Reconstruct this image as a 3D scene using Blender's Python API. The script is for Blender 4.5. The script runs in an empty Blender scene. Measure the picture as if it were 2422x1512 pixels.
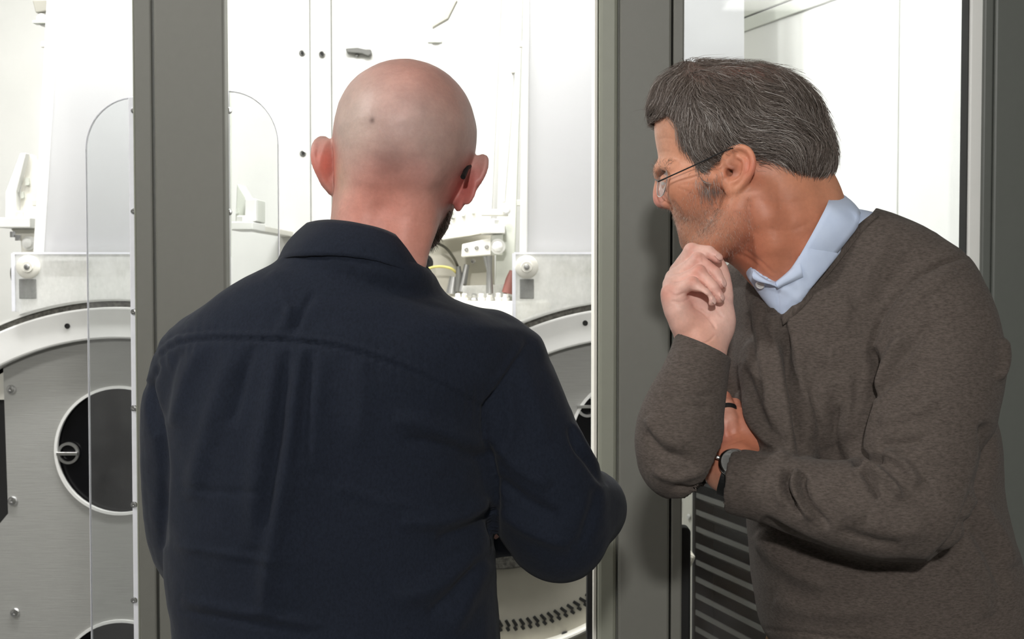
import bpy, bmesh, math, random
import numpy as np
from mathutils import Vector, Matrix

# ------------------------------------------------------------------ camera, light, exposure
scene = bpy.context.scene
col = scene.collection
FPX = 3000.0                      # focal length in pixels of the 2422 x 1512 frame
CXP, CYP = 1211.0, 756.0
HC = 1.53                         # eye height of the photographer
TH = math.radians(2.0)            # slight downward pitch
CT, ST = math.cos(TH), math.sin(TH)

cam_d = bpy.data.cameras.new('camera')
cam_d.sensor_fit = 'HORIZONTAL'; cam_d.sensor_width = 36.0
cam_d.lens = FPX * 36.0 / 2422.0
cam_d.clip_start = 0.02; cam_d.clip_end = 60
cam_d.dof.use_dof = True; cam_d.dof.focus_distance = 1.40; cam_d.dof.aperture_fstop = 16.0
cam = bpy.data.objects.new('camera', cam_d); col.objects.link(cam)
cam.location = (0, 0, HC); cam.rotation_euler = (math.pi / 2 - TH, 0, 0)
scene.camera = cam

world = bpy.data.worlds.new('world'); scene.world = world; world.use_nodes = True
world.node_tree.nodes['Background'].inputs[0].default_value = (0.80, 0.86, 0.92, 1)
world.node_tree.nodes['Background'].inputs[1].default_value = 0.05

scene.view_settings.view_transform = 'Standard'
scene.view_settings.look = 'None'
scene.view_settings.gamma = 1.0
scene.view_settings.use_curve_mapping = False
scene.view_settings.exposure = 0.0

def area_light(name, loc, size, power, color, aim=None, size_y=None):
    d = bpy.data.lights.new(name, 'AREA'); d.energy = power; d.color = color
    d.size = size
    if size_y: d.shape = 'RECTANGLE'; d.size_y = size_y
    o = bpy.data.objects.new(name, d); col.objects.link(o); o.location = loc
    v = Vector(aim) - Vector(loc) if aim else Vector((0, 0, -1))
    o.rotation_euler = v.to_track_quat('-Z', 'Y').to_euler()
    return o
ROOM_LAMPS = [((-0.22, -2.4, 2.76), 114, 0.20), ((1.5, -2.2, 2.92), 12, 0.8), ((-1.7, 0.95, 2.86), 34, 0.30)]
for q, (l, p, s) in enumerate(ROOM_LAMPS):
    aim = [(0.3, 2.0, 1.2), None, (0.35, 1.45, 1.4)][q]
    area_light('room_lamp_light', l, s, p, (1.0, 0.98, 0.95), aim)
CAB_LAMPS = [((-1.0, 2.26, 2.66), 18, None), ((-0.34, 2.50, 2.66), 20, None), ((0.42, 2.26, 2.66), 2.4, None), ((-0.17, 2.22, 2.66), 13, None)]
for l, p, aim in CAB_LAMPS:
    area_light('cabinet_lamp_light', l, 0.5, p, (1.0, 0.995, 0.985), aim, 0.12)

# ------------------------------------------------------------------ helpers
rng = np.random.default_rng(7)
def ray(px, py):
    a = (px - CXP) / FPX; b = (CYP - py) / FPX
    return Vector((a, CT + b * ST, -ST + b * CT))
def W(px, py, Y):                      # point in the room at distance Y in front of the camera
    d = ray(px, py); t = Y / d.y
    return Vector((d.x * t, Y, HC + d.z * t))
def WX(px, Y): return (px - CXP) / FPX * Y
def WZ(py, Y): return W(CXP, py, Y).z

def srgb(r, g, b):
    f = lambda c: (c / 255 / 12.92) if c / 255 <= 0.04045 else ((c / 255 + 0.055) / 1.055) ** 2.4
    return (f(r), f(g), f(b), 1)

class NT:
    def __init__(s, name):
        s.m = bpy.data.materials.new(name); s.m.use_nodes = True
        s.t = s.m.node_tree; s.b = s.t.nodes['Principled BSDF']
    def n(s, typ, **kw):
        x = s.t.nodes.new(typ)
        for k, v in kw.items():
            if hasattr(x, k) and not k.startswith('i_'): setattr(x, k, v)
        return x
    def l(s, a, b): s.t.links.new(a, b)
    def set(s, **kw):
        for k, v in kw.items(): s.b.inputs[k.replace('_', ' ')].default_value = v
def noise_node(N, scale, detail=3, rough=0.55, mapping=None):
    tc = N.n('ShaderNodeTexCoord'); n = N.n('ShaderNodeTexNoise')
    n.inputs['Scale'].default_value = scale; n.inputs['Detail'].default_value = detail
    n.inputs['Roughness'].default_value = rough
    if mapping:
        mp = N.n('ShaderNodeMapping'); mp.inputs['Scale'].default_value = mapping
        N.l(tc.outputs['Object'], mp.inputs['Vector']); N.l(mp.outputs[0], n.inputs['Vector'])
    else: N.l(tc.outputs['Object'], n.inputs['Vector'])
    return n
def ramp(N, src, stops):
    r = N.n('ShaderNodeValToRGB'); e = r.color_ramp.elements
    e[0].position, e[0].color = stops[0]; e[1].position, e[1].color = stops[-1]
    for p, c in stops[1:-1]:
        x = e.new(p); x.color = c
    N.l(src, r.inputs['Fac']); return r
def bump(N, src, strength, dist, prev=None):
    b = N.n('ShaderNodeBump'); b.inputs['Strength'].default_value = strength; b.inputs['Distance'].default_value = dist
    N.l(src, b.inputs['Height'])
    if prev: N.l(prev.outputs[0], b.inputs['Normal'])
    return b
def simple(name, c, rough=0.5, metal=0.0, var=0.06, scale=30, bump_s=0.0, mapping=None, **kw):
    N = NT(name); n = noise_node(N, scale, 4, 0.6, mapping)
    lo = tuple(max(0, x * (1 - var)) for x in c[:3]) + (1,); hi = tuple(min(1, x * (1 + var)) for x in c[:3]) + (1,)
    r = ramp(N, n.outputs['Fac'], [(0.3, lo), (0.7, hi)])
    N.l(r.outputs[0], N.b.inputs['Base Color'])
    N.set(Roughness=rough, Metallic=metal, **kw)
    if bump_s:
        b = bump(N, n.outputs['Fac'], bump_s, 0.002); N.l(b.outputs[0], N.b.inputs['Normal'])
    return N.m
def clear_mat(name, tint=(0.97, 0.98, 0.98, 1), haze=0.0, hazecol=(0.9, 0.9, 0.9, 1), rough=0.03, smear=None, gloss=0.9):
    """clear acrylic: mostly see-through, mirror-like at grazing angles, a dusting of haze on it"""
    N = NT(name); t = N.t
    out = t.nodes['Material Output']; t.nodes.remove(N.b)
    tr = N.n('ShaderNodeBsdfTransparent'); tr.inputs[0].default_value = tint
    gl = N.n('ShaderNodeBsdfGlossy'); gl.inputs['Roughness'].default_value = rough
    df = N.n('ShaderNodeBsdfDiffuse'); df.inputs[0].default_value = hazecol
    tl = N.n('ShaderNodeBsdfTranslucent'); tl.inputs[0].default_value = hazecol
    fr = N.n('ShaderNodeFresnel'); fr.inputs[0].default_value = 1.45
    mf = N.n('ShaderNodeMath'); mf.operation = 'MULTIPLY'; mf.inputs[1].default_value = gloss
    N.l(fr.outputs[0], mf.inputs[0])
    m1 = N.n('ShaderNodeMixShader'); N.l(mf.outputs[0], m1.inputs[0]); N.l(tr.outputs[0], m1.inputs[1]); N.l(gl.outputs[0], m1.inputs[2])
    md = N.n('ShaderNodeMixShader'); md.inputs[0].default_value = 0.5
    N.l(df.outputs[0], md.inputs[1]); N.l(tl.outputs[0], md.inputs[2])
    m2 = N.n('ShaderNodeMixShader'); N.l(m1.outputs[0], m2.inputs[1]); N.l(md.outputs[0], m2.inputs[2])
    if smear:
        n = noise_node(N, smear, 5, 0.65, (1, 1, 0.6))
        r = ramp(N, n.outputs['Fac'], [(0.35, (haze * 0.45,) * 3 + (1,)), (0.75, (min(1, haze * 1.7),) * 3 + (1,))])
        N.l(r.outputs[0], m2.inputs[0])
    else: m2.inputs[0].default_value = haze
    N.l(m2.outputs[0], out.inputs['Surface'])
    return N.m

M = {}
M['frame'] = simple('frame_paint', srgb(114, 114, 107), 0.5, 0, 0.02, 60, 0.03)
M['frame_edge'] = simple('frame_edge_paint', srgb(140, 142, 129), 0.48, 0, 0.02, 40)
M['frame_dark'] = simple('frame_grey_darker', srgb(90, 93, 88), 0.40, 0, 0.02, 60, 0.03)  # frame grey in a darker tone, used on the right post
M['gap'] = simple('dark_gap', srgb(38, 38, 36), 0.7, 0, 0.1, 30)
M['white'] = simple('white_powder_coat', srgb(228, 228, 224), 0.42, 0, 0.015, 12, 0.02)
M['offwhite'] = simple('off_white_paint', srgb(222, 220, 210), 0.45, 0, 0.03, 25, 0.03)
M['cream'] = simple('cream_paint', srgb(196, 192, 178), 0.5, 0, 0.04, 20, 0.04)
M['hinge_grey'] = simple('grey_hinge_paint', srgb(150, 148, 138), 0.5, 0, 0.04, 20, 0.04)
M['palegreen'] = simple('pale_grey_rail', srgb(205, 208, 198), 0.4, 0, 0.04, 12)
M['grey_plate'] = simple('brushed_grey_plate', srgb(152, 152, 148), 0.55, 0.0, 0.06, 18, 0.15, (1.2, 1, 26))
M['dark_hole'] = simple('dark_glass_black', srgb(13, 13, 16), 0.22, 0, 0.2, 14, Specular_IOR_Level=0.25)
M['ring_metal'] = simple('pale_ring_metal', srgb(226, 226, 223), 0.45, 0.0, 0.04, 10, 0.05)
M['gasket'] = simple('speckled_gasket', srgb(92, 90, 84), 0.75, 0, 0.6, 150, 0.3)
M['chrome'] = simple('bright_steel', (0.72, 0.72, 0.72, 1), 0.22, 1.0, 0.04, 40)
M['steel'] = simple('dull_steel', (0.34, 0.34, 0.33, 1), 0.4, 0.9, 0.08, 40)
M['black_rubber'] = simple('black_rubber', srgb(13, 13, 14), 0.62, 0, 0.2, 60, 0.08)
M['black_paint'] = simple('matte_black_inside', srgb(20, 20, 20), 0.7, 0, 0.2, 20)
M['slat'] = simple('grey_slat', srgb(104, 104, 100), 0.45, 0.2, 0.06, 20)
M['floor'] = simple('grey_resin_floor', srgb(120, 121, 120), 0.35, 0, 0.06, 6, 0.02)
M['wall'] = simple('room_wall_paint', srgb(206, 206, 202), 0.75, 0, 0.02, 9, 0.03)
M['yellow'] = simple('yellow_cable', srgb(214, 203, 120), 0.5, 0, 0.05, 30)
M['cable'] = simple('dark_cable', srgb(72, 70, 58), 0.5, 0, 0.1, 30)
M['red'] = simple('rust_red_tool', srgb(120, 74, 66), 0.6, 0, 0.1, 30)
M['acrylic'] = clear_mat('clear_acrylic', haze=0.035, smear=7)
M['acrylic_edge'] = simple('white_acrylic_edge', srgb(233, 234, 240), 0.25, 0, 0.03, 50)  # opaque white stands in for the bright line light draws along acrylic edges
M['frosted'] = clear_mat('frosted_sheet', haze=0.80, hazecol=srgb(232, 232, 234))
M['powder'] = clear_mat('powder_dusted_acrylic', haze=0.62, hazecol=srgb(252, 252, 250), smear=9)
M['patch'] = clear_mat('grey_dust_patch', haze=0.85, hazecol=srgb(165, 165, 163), smear=26)
M['lamp'] = NT('lamp_diffuser').m
_b = M['lamp'].node_tree.nodes['Principled BSDF']
_b.inputs['Emission Color'].default_value = (1, .97, .92, 1); _b.inputs['Emission Strength'].default_value = 2.0

def tag(o, label=None, cat=None, group=None, kind=None):
    if label: o['label'] = label
    if cat: o['category'] = cat
    if group: o['group'] = group
    if kind: o['kind'] = kind
    return o
def empty(name, loc=(0, 0, 0), **kw):
    o = bpy.data.objects.new(name, None); o.empty_display_size = 0.05
    col.objects.link(o); o.location = loc
    bpy.context.view_layer.update()
    return tag(o, **kw)
def link(name, me, mat=None, parent=None, **kw):
    o = bpy.data.objects.new(name, me); col.objects.link(o)
    if mat is not None and not me.materials: me.materials.append(mat)
    if parent is not None:
        o.parent = parent
        o.matrix_parent_inverse = parent.matrix_world.inverted()
    return tag(o, **kw)

class MB:
    """collects shapes in world metres; build() makes one mesh object of them"""
    def __init__(s): s.bm = bmesh.new()
    def box(s, x0, x1, y0, y1, z0, z1):
        vs = [s.bm.verts.new((x, y, z)) for x in sorted((x0, x1)) for y in sorted((y0, y1)) for z in sorted((z0, z1))]
        for f in ((0,1,3,2),(4,6,7,5),(0,4,5,1),(2,3,7,6),(0,2,6,4),(1,5,7,3)): s.bm.faces.new([vs[i] for i in f])
        return s
    def pbox(s, px0, px1, py0, py1, Y, depth):
        return s.box(WX(px0, Y), WX(px1, Y), Y, Y + depth, WZ(py0, Y), WZ(py1, Y))
    def hexa(s, p):                    # 8 corner points: 4 bottom then 4 top
        vs = [s.bm.verts.new(q) for q in p]
        for f in ((3,2,1,0),(4,5,6,7),(0,1,5,4),(1,2,6,5),(2,3,7,6),(3,0,4,7)): s.bm.faces.new([vs[i] for i in f])
        return s
    def prism(s, pts, y0, y1, holes=()):      # outline (x, z) pushed through in y, holes cut out
        loops = []
        for lp in [pts] + list(holes):
            vs = [s.bm.verts.new((x, y0, z)) for x, z in lp]
            es = [s.bm.edges.new((vs[i], vs[(i + 1) % len(vs)])) for i in range(len(vs))]
            loops.append((vs, es))
        if holes:
            g = bmesh.ops.triangle_fill(s.bm, use_beauty=True, use_dissolve=False, edges=[e for l in loops for e in l[1]])
            fs = [f for f in g['geom'] if isinstance(f, bmesh.types.BMFace)]
        else: fs = [s.bm.faces.new(loops[0][0])]
        g = bmesh.ops.extrude_face_region(s.bm, geom=fs)
        bmesh.ops.translate(s.bm, vec=(0, y1 - y0, 0), verts=[v for v in g['geom'] if isinstance(v, bmesh.types.BMVert)])
        return s
    def ring(s, cx, cz, r0, r1, y0, y1, a0, a1, n=64):
        rows = []
        for i in range(n + 1):
            a = a0 + (a1 - a0) * i / n; c, k = math.cos(a), math.sin(a)
            rows.append([s.bm.verts.new((cx + r * c, y, cz + r * k)) for r, y in ((r0, y0), (r1, y0), (r1, y1), (r0, y1))])
        full = abs(abs(a1 - a0) - 2 * math.pi) < 1e-4
        for i in range(n):
            A, B = rows[i], rows[i + 1]
            for j in range(4): s.bm.faces.new((A[j], A[(j + 1) % 4], B[(j + 1) % 4], B[j]))
        if full: bmesh.ops.remove_doubles(s.bm, verts=rows[0] + rows[-1], dist=1e-5)
        else: s.bm.faces.new(rows[0]); s.bm.faces.new(rows[-1][::-1])
        return s
    def tube(s, pts, r, n=8):
        pts = [Vector(p) for p in pts]; rs = r if hasattr(r, '__len__') else [r] * len(pts); rows = []
        up = None
        for i, p in enumerate(pts):
            t = (pts[min(i + 1, len(pts) - 1)] - pts[max(i - 1, 0)]).normalized()
            if up is None: up = t.orthogonal().normalized()
            up = (up - t * up.dot(t)).normalized(); w = t.cross(up)
            rows.append([s.bm.verts.new(p + (up * math.cos(2 * math.pi * j / n) + w * math.sin(2 * math.pi * j / n)) * rs[i]) for j in range(n)])
        for i in range(len(rows) - 1):
            for j in range(n): s.bm.faces.new((rows[i][j], rows[i][(j + 1) % n], rows[i + 1][(j + 1) % n], rows[i + 1][j]))
        s.bm.faces.new(rows[0][::-1]); s.bm.faces.new(rows[-1])
        return s
    def lathe(s, c, axis, prof, n=20):        # prof: (radius, height along axis)
        axis = Vector(axis).normalized(); u = axis.orthogonal().normalized(); w = axis.cross(u); c = Vector(c); rows = []
        for r, h in prof:
            rows.append([s.bm.verts.new(c + axis * h + (u * math.cos(2 * math.pi * j / n) + w * math.sin(2 * math.pi * j / n)) * max(r, 1e-5)) for j in range(n)])
        for i in range(len(rows) - 1):
            for j in range(n): s.bm.faces.new((rows[i][j], rows[i][(j + 1) % n], rows[i + 1][(j + 1) % n], rows[i + 1][j]))
        s.bm.faces.new(rows[0][::-1]); s.bm.faces.new(rows[-1])
        return s
    def build(s, name, mat, parent=None, bev=0.0, smooth=False, **kw):
        bmesh.ops.recalc_face_normals(s.bm, faces=s.bm.faces[:])
        me = bpy.data.meshes.new(name); s.bm.to_mesh(me); s.bm.free()
        if smooth: me.polygons.foreach_set('use_smooth', [True] * len(me.polygons))
        o = link(name, me, mat, parent, **kw)
        if bev:
            b = o.modifiers.new('bevel', 'BEVEL'); b.width = bev; b.segments = 2; b.limit_method = 'ANGLE'; b.angle_limit = 0.7
        if smooth:
            me.set_sharp_from_angle(angle=0.75)
        return o
def screw(c, r, parent, name='screw', axis=(0, -1, 0), mat=None, hexhead=False):
    m = MB()
    if hexhead: m.lathe(c, axis, [(r * 1.5, 0), (r * 1.5, r * .25), (r, r * .3), (r, r * .9), (r * .85, r * 1.0)], 6)
    else: m.lathe(c, axis, [(r, 0), (r, r * .25), (r * .8, r * .55), (r * .34, r * .62), (r * .3, r * .3)], 16)
    return m.build(name, mat or M['chrome'], parent)
def circle(cx, cz, r, n=48, a0=0.0): return [(cx + r * math.cos(a0 + 2 * math.pi * i / n), cz + r * math.sin(a0 + 2 * math.pi * i / n)) for i in range(n)]
# ------------------------------------------------------------------ room shell
YF, YM, YB = 2.0, 2.6, 3.45
def struct(name, mb, mat, parent=None, bev=0.0, **kw):
    return mb.build(name, mat, parent, bev, **({} if parent else {'kind': 'structure'}), **kw)
struct('floor', MB().box(-3.2, 3.2, -4.2, 4.2, -0.05, 0), M['floor'], label='grey resin floor under both men', cat='floor')
struct('ceiling', MB().box(-3.2, 3.2, -4.2, 4.2, 3.0, 3.05), M['wall'], label='pale ceiling over the room', cat='ceiling')
struct('wall_left', MB().box(-3.25, -3.2, -4.2, 4.2, 0, 3.0), M['wall'], label='plain pale wall on the left side of the room', cat='wall')
struct('wall_right', MB().box(3.2, 3.25, -4.2, 4.2, 0, 3.0), M['wall'], label='plain pale wall on the right side of the room', cat='wall')
struct('wall_rear', MB().box(-3.2, 3.2, -4.25, -4.2, 0, 3.0), M['wall'], label='plain pale wall behind the photographer', cat='wall')

# room lamps (the fittings of the lights set at the top)
for q, (l, p, s) in enumerate(ROOM_LAMPS):
    e = empty('ceiling_lamp', (l[0], l[1], 3.0), label=['square ceiling lamp far behind the two men', 'square ceiling lamp above the man in the sweater', 'square ceiling lamp above the bald man'][q], cat='lamp', group='square ceiling lamps')
    x, y = l[0], l[1]; h = s / 2
    MB().box(x - h - .04, x + h + .04, y - h - .04, y + h + .04, l[2] + .045, 3.0).build('housing', M['white'], e, .004)
    MB().box(x - h, x + h, y - h, y + h, l[2] + .03, l[2] + .045).build('diffuser', M['lamp'], e)

# enclosure of the machine behind the posts
back = struct('wall_back', MB().box(WX(787.5, YB), WX(1700, YB), YB, YB + .05, 0, 2.72), M['white'], bev=.003, label='white sheet metal back wall of the machine cabinet', cat='wall')
struct('panel', MB().box(WX(736, YB), WX(785, YB), YB + .004, YB + .05, 0, 2.72), M['white'], back, .004)
struct('panel', MB().box(-2.2, WX(735, YB), YB, YB + .05, 0, 2.72), M['white'], back, .003)
struct('seam_strip', MB().box(WX(784.5, YB), WX(788, YB), YB + .012, YB + .05, 0, 2.72), M['slat'], back)
for px, py in ((715, 126), (762, 128), (717, 363)):
    c = W(px, py, YB)
    h = MB().lathe(c, (0, -1, 0), [(.0085, -.01), (.0085, .003), (.006, .004), (.0055, -.002)], 18).build('fastener', M['steel'], back)
    screw(W(px, py, YB - .003), .0045, h, 'fastener_core', mat=M['gap'])
lp = [W(x, y, YB) for x, y in ((820, 118), (848, 116), (866, 120), (879, 120), (881, 131), (872, 136), (858, 130), (822, 127))]
ht = MB().prism([(v.x, v.z) for v in lp], YB - .022, YB - .002).build('latch_handle', M['slat'], back, .002)
MB().lathe(W(845, 132, YB), (0, -1, 0), [(.004, 0), (.004, .012)], 10).build('latch_pin', M['slat'], ht)
struct('wall_side', MB().box(-2.25, -2.2, YF + .1, YB, 0, 2.72), M['white'], label='white left side wall inside the machine cabinet', cat='wall')
struct('roof', MB().box(-2.25, 1.6, YF + .02, YB + .05, 2.72, 2.76), M['white'], label='white roof of the machine cabinet', cat='roof')
for q, (l, p, aim) in enumerate(CAB_LAMPS):
    e = empty('cabinet_lamp', (l[0], l[1], 2.72), label=['strip lamp in the cabinet roof over the left drum', 'strip lamp in the cabinet roof behind the bald man', 'strip lamp in the cabinet roof behind the right window', 'strip lamp in the cabinet roof nearest the bald man'][q], cat='lamp', group='cabinet strip lamps')
    MB().box(l[0] - .28, l[0] + .28, l[1] - .08, l[1] + .08, 2.69, 2.72).build('housing', M['white'], e, .003)
    MB().box(l[0] - .25, l[0] + .25, l[1] - .06, l[1] + .06, 2.68, 2.69).build('diffuser', M['lamp'], e)

# posts of the frame.  Uprights are full height; each one carries its folded strips as parts
def upright(mb, px0, px1, Y, depth, z0=0.0, z1=2.76): return mb.box(WX(px0, Y), WX(px1, Y), Y, Y + depth, z0, z1)
p1 = struct('trim_1', upright(MB(), 369, 535, YF, .03), M['frame'], bev=.004, label='wide grey steel post left of the bald man', cat='post')
struct('jamb_strip', upright(MB(), 322, 363.5, YF + .004, .07), M['frame'], p1, .003)
struct('groove', upright(MB(), 358, 372, YF + .03, .04), M['gap'], p1)
struct('edge_bead', upright(MB(), 319, 323, YF + .006, .07), M['frame_edge'], p1, .001)
p2 = struct('trim_2', upright(MB(), 1464, 1586, YF, .09), M['frame'], bev=.004, label='grey steel post between the two men', cat='post')
struct('jamb_strip', upright(MB(), 1415, 1460.5, YF + .006, .075), M['frame_edge'], p2, .006)
struct('edge_bead', upright(MB(), 1405, 1412.5, YF + .012, .07), M['offwhite'], p2, .001)
struct('groove', upright(MB(), 1410, 1418, YF + .03, .04), M['gap'], p2)
struct('groove', upright(MB(), 1455, 1470, YF + .016, .04), M['frame'], p2)
struct('groove', upright(MB(), 1580, 1596, YF + .03, .04), M['gap'], p2)
struct('jamb_strip', upright(MB(), 1589.5, 1616, YF + .002, .075), M['frame'], p2, .003)
p3 = struct('trim_3', upright(MB(), 2346, 2680, YF, .09), M['frame_dark'], bev=.004, label='grey steel post at the right edge of the picture', cat='post')
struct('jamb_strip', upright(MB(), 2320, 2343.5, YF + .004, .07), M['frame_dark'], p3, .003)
struct('groove', upright(MB(), 2338, 2350, YF + .03, .04), M['gap'], p3)
struct('edge_strip', upright(MB(), 2289, 2321, YF + .012, .03), M['white'], p3, .002)  # white in place of frame grey: cabinet light on it put into the colour
struct('groove', upright(MB(), 2282, 2291, YF + .02, .03), M['gap'], p3)
struct('trim_4', MB().box(WX(-700, YF), WX(2680, YF), YF + .005, YF + .08, 2.20, 2.76), M['frame'], bev=.004, label='unseen grey steel header over the posts, set low to block lamp light', cat='beam')  # out of view; lower edge set to keep cabinet lamp light off the heads
struct('trim_5', MB().box(WX(-700, YF), WX(2680, YF), YF + .015, YF + .08, 0, .25), M['frame'], bev=.004, label='grey steel kick plate along the floor between the posts', cat='beam')
struct('trim_6', upright(MB(), -520, -330, YF, .09), M['frame'], bev=.004, label='grey steel post left of the picture', cat='post')

# black rubber edge guards on both sides of the middle post
def guard(px0, px1, ytop, label):
    Y = YF + .035
    x0, x1 = WX(px0, Y), WX(px1, Y); zt = WZ(ytop, Y); r = (x1 - x0) * .42
    pts = [(x0, .3), (x1, .3)] + [(x1 - r + r * math.cos(a), zt - r + r * math.sin(a)) for a in np.linspace(0, math.pi / 2, 7)] \
        + [(x0 + r + r * math.cos(a), zt - r + r * math.sin(a)) for a in np.linspace(math.pi / 2, math.pi, 7)]
    e = empty('edge_guard', (x0, Y, .3), label=label, cat='edge guard', group='black rubber edge guards on the middle post')
    MB().prism(pts, Y, Y + .03).build('guard_strip', M['black_rubber'], e, .003)
    MB().box(x0 + .003, x1 - .003, Y + .03, Y + .04, .3, zt - .02).build('back_plate', M['gap'], e)
guard(1390, 1414, 1262, 'black rubber edge guard left of the middle post, under the elbow of the bald man')
guard(1607, 1637, 1249, 'black rubber edge guard right of the middle post, beside the louvred vent')

# ------------------------------------------------------------------ slanting partition on the right with rails and louvre
PA, PB = Vector((.42, 3.10, 0)), Vector((.775, 2.09, 0))
PD = (PB - PA).normalized(); PN = Vector((PD.y, -PD.x, 0)); PN = PN if PN.y < 0 else -PN
def part_pt(px, py, off=0.0):
    d = ray(px, py); o = Vector((0, 0, HC)); n = PN; A = PA + n * off
    t = (A - o).dot(n) / d.dot(n); return o + d * t
def slab(mb, s0, s1, z0, z1, t0, t1):          # slab along the partition: s metres from PA, t towards the room
    def q(s, t, z): p = PA + PD * s + PN * t; return (p.x, p.y, z)
    return mb.hexa([q(s0, t0, z0), q(s1, t0, z0), q(s1, t1, z0), q(s0, t1, z0), q(s0, t0, z1), q(s1, t0, z1), q(s1, t1, z1), q(s0, t1, z1)])
def ps(px): return (part_pt(px, 700) - PA).dot(PD)
SL = (PB - PA).length
zr0, zr1, zr2 = part_pt(1627, 124).z, part_pt(1627, 94).z, part_pt(1627, 58).z
zl = part_pt(1640, 1130).z
s_seam = ps(2120)
pr = struct('wall_partition', slab(MB(), -.06, s_seam - .0015, zl, zr0, -.03, 0), M['white'], bev=.002, label='white slanting panel wall behind the man in the sweater', cat='wall')
struct('panel', slab(MB(), s_seam + .0015, SL, zl, zr0, -.03, 0), M['white'], pr, .002)
struct('seam_strip', slab(MB(), s_seam - .004, s_seam + .004, 0, 2.72, -.03, -.004), M['palegreen'], pr)
struct('panel', slab(MB(), -.06, SL, zr2, 2.72, -.03, -.006), M['white'], pr, .002)
struct('rail', slab(MB(), -.06, SL, zr0, zr1 - .002, -.03, .006), M['palegreen'], pr, .002)
struct('rail', slab(MB(), -.06, SL, zr1 + .002, zr2, -.03, .004), M['palegreen'], pr, .002)
struct('rail_gap', slab(MB(), -.06, SL, zr1 - .002, zr1 + .002, -.03, 0), M['gap'], pr)
s_lv = ps(1642)
struct('panel', slab(MB(), -.06, s_lv, 0, zl, -.03, .002), M['offwhite'], pr, .002)
screw(part_pt(1630, 1223, .004), .007, pr, 'screw', axis=tuple(PN), mat=M['white'])
lv = empty('vent_louver', tuple(PA + PD * (s_lv + .2)), label='black louvred vent with grey slats at the foot of the slanting wall', cat='vent')
slab(MB(), s_lv, SL, 0, zl, -.09, -.05).build('back_box', M['black_paint'], lv)
slab(MB(), s_lv, SL, zl - .012, zl, -.05, .003).build('frame_rail', M['black_paint'], lv, .001)
slab(MB(), s_lv - .001, s_lv + .012, 0, zl, -.05, .002).build('frame_stile', M['black_paint'], lv, .001)
def slat_mesh():
    m = MB(); t = .0035
    def q(s, tt, z): p = PD * s + PN * tt; return (p.x, p.y, z)
    n_ = SL - s_lv
    m.hexa([q(0, -.004, -.012), q(n_, -.004, -.012), q(n_, -.001, -.012), q(0, -.001, -.012), q(0, -.004, 0), q(n_, -.004, 0), q(n_, -.001, 0), q(0, -.001, 0)])
    m.hexa([q(0, -.034, -.030), q(n_, -.034, -.030), q(n_, -.003, -.012), q(0, -.003, -.012), q(0, -.034, -.028), q(n_, -.034, -.028), q(n_, -.003, -.009), q(0, -.003, -.009)])
    return m
z = zl - .035; first = None; sp = (part_pt(1640, 1300).z - part_pt(1640, 1339.5).z)
while z > .28:
    if first is None:
        first = slat_mesh().build('slat', M['slat']); o = first
    else:
        o = first.copy(); col.objects.link(o)
    o.location = PA + PD * s_lv + Vector((0, 0, z)); o.parent = lv; o.matrix_parent_inverse = Matrix.Translation(lv.location).inverted()
    z -= sp

# clear door pane of the right-hand window
pane = struct('window_1', MB().box(WX(1617, YF + .05), WX(2288, YF + .05), YF + .050, YF + .055, .25, 2.5), M['acrylic'], label='clear pane in the right-hand window behind the man in the sweater', cat='window')

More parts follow.
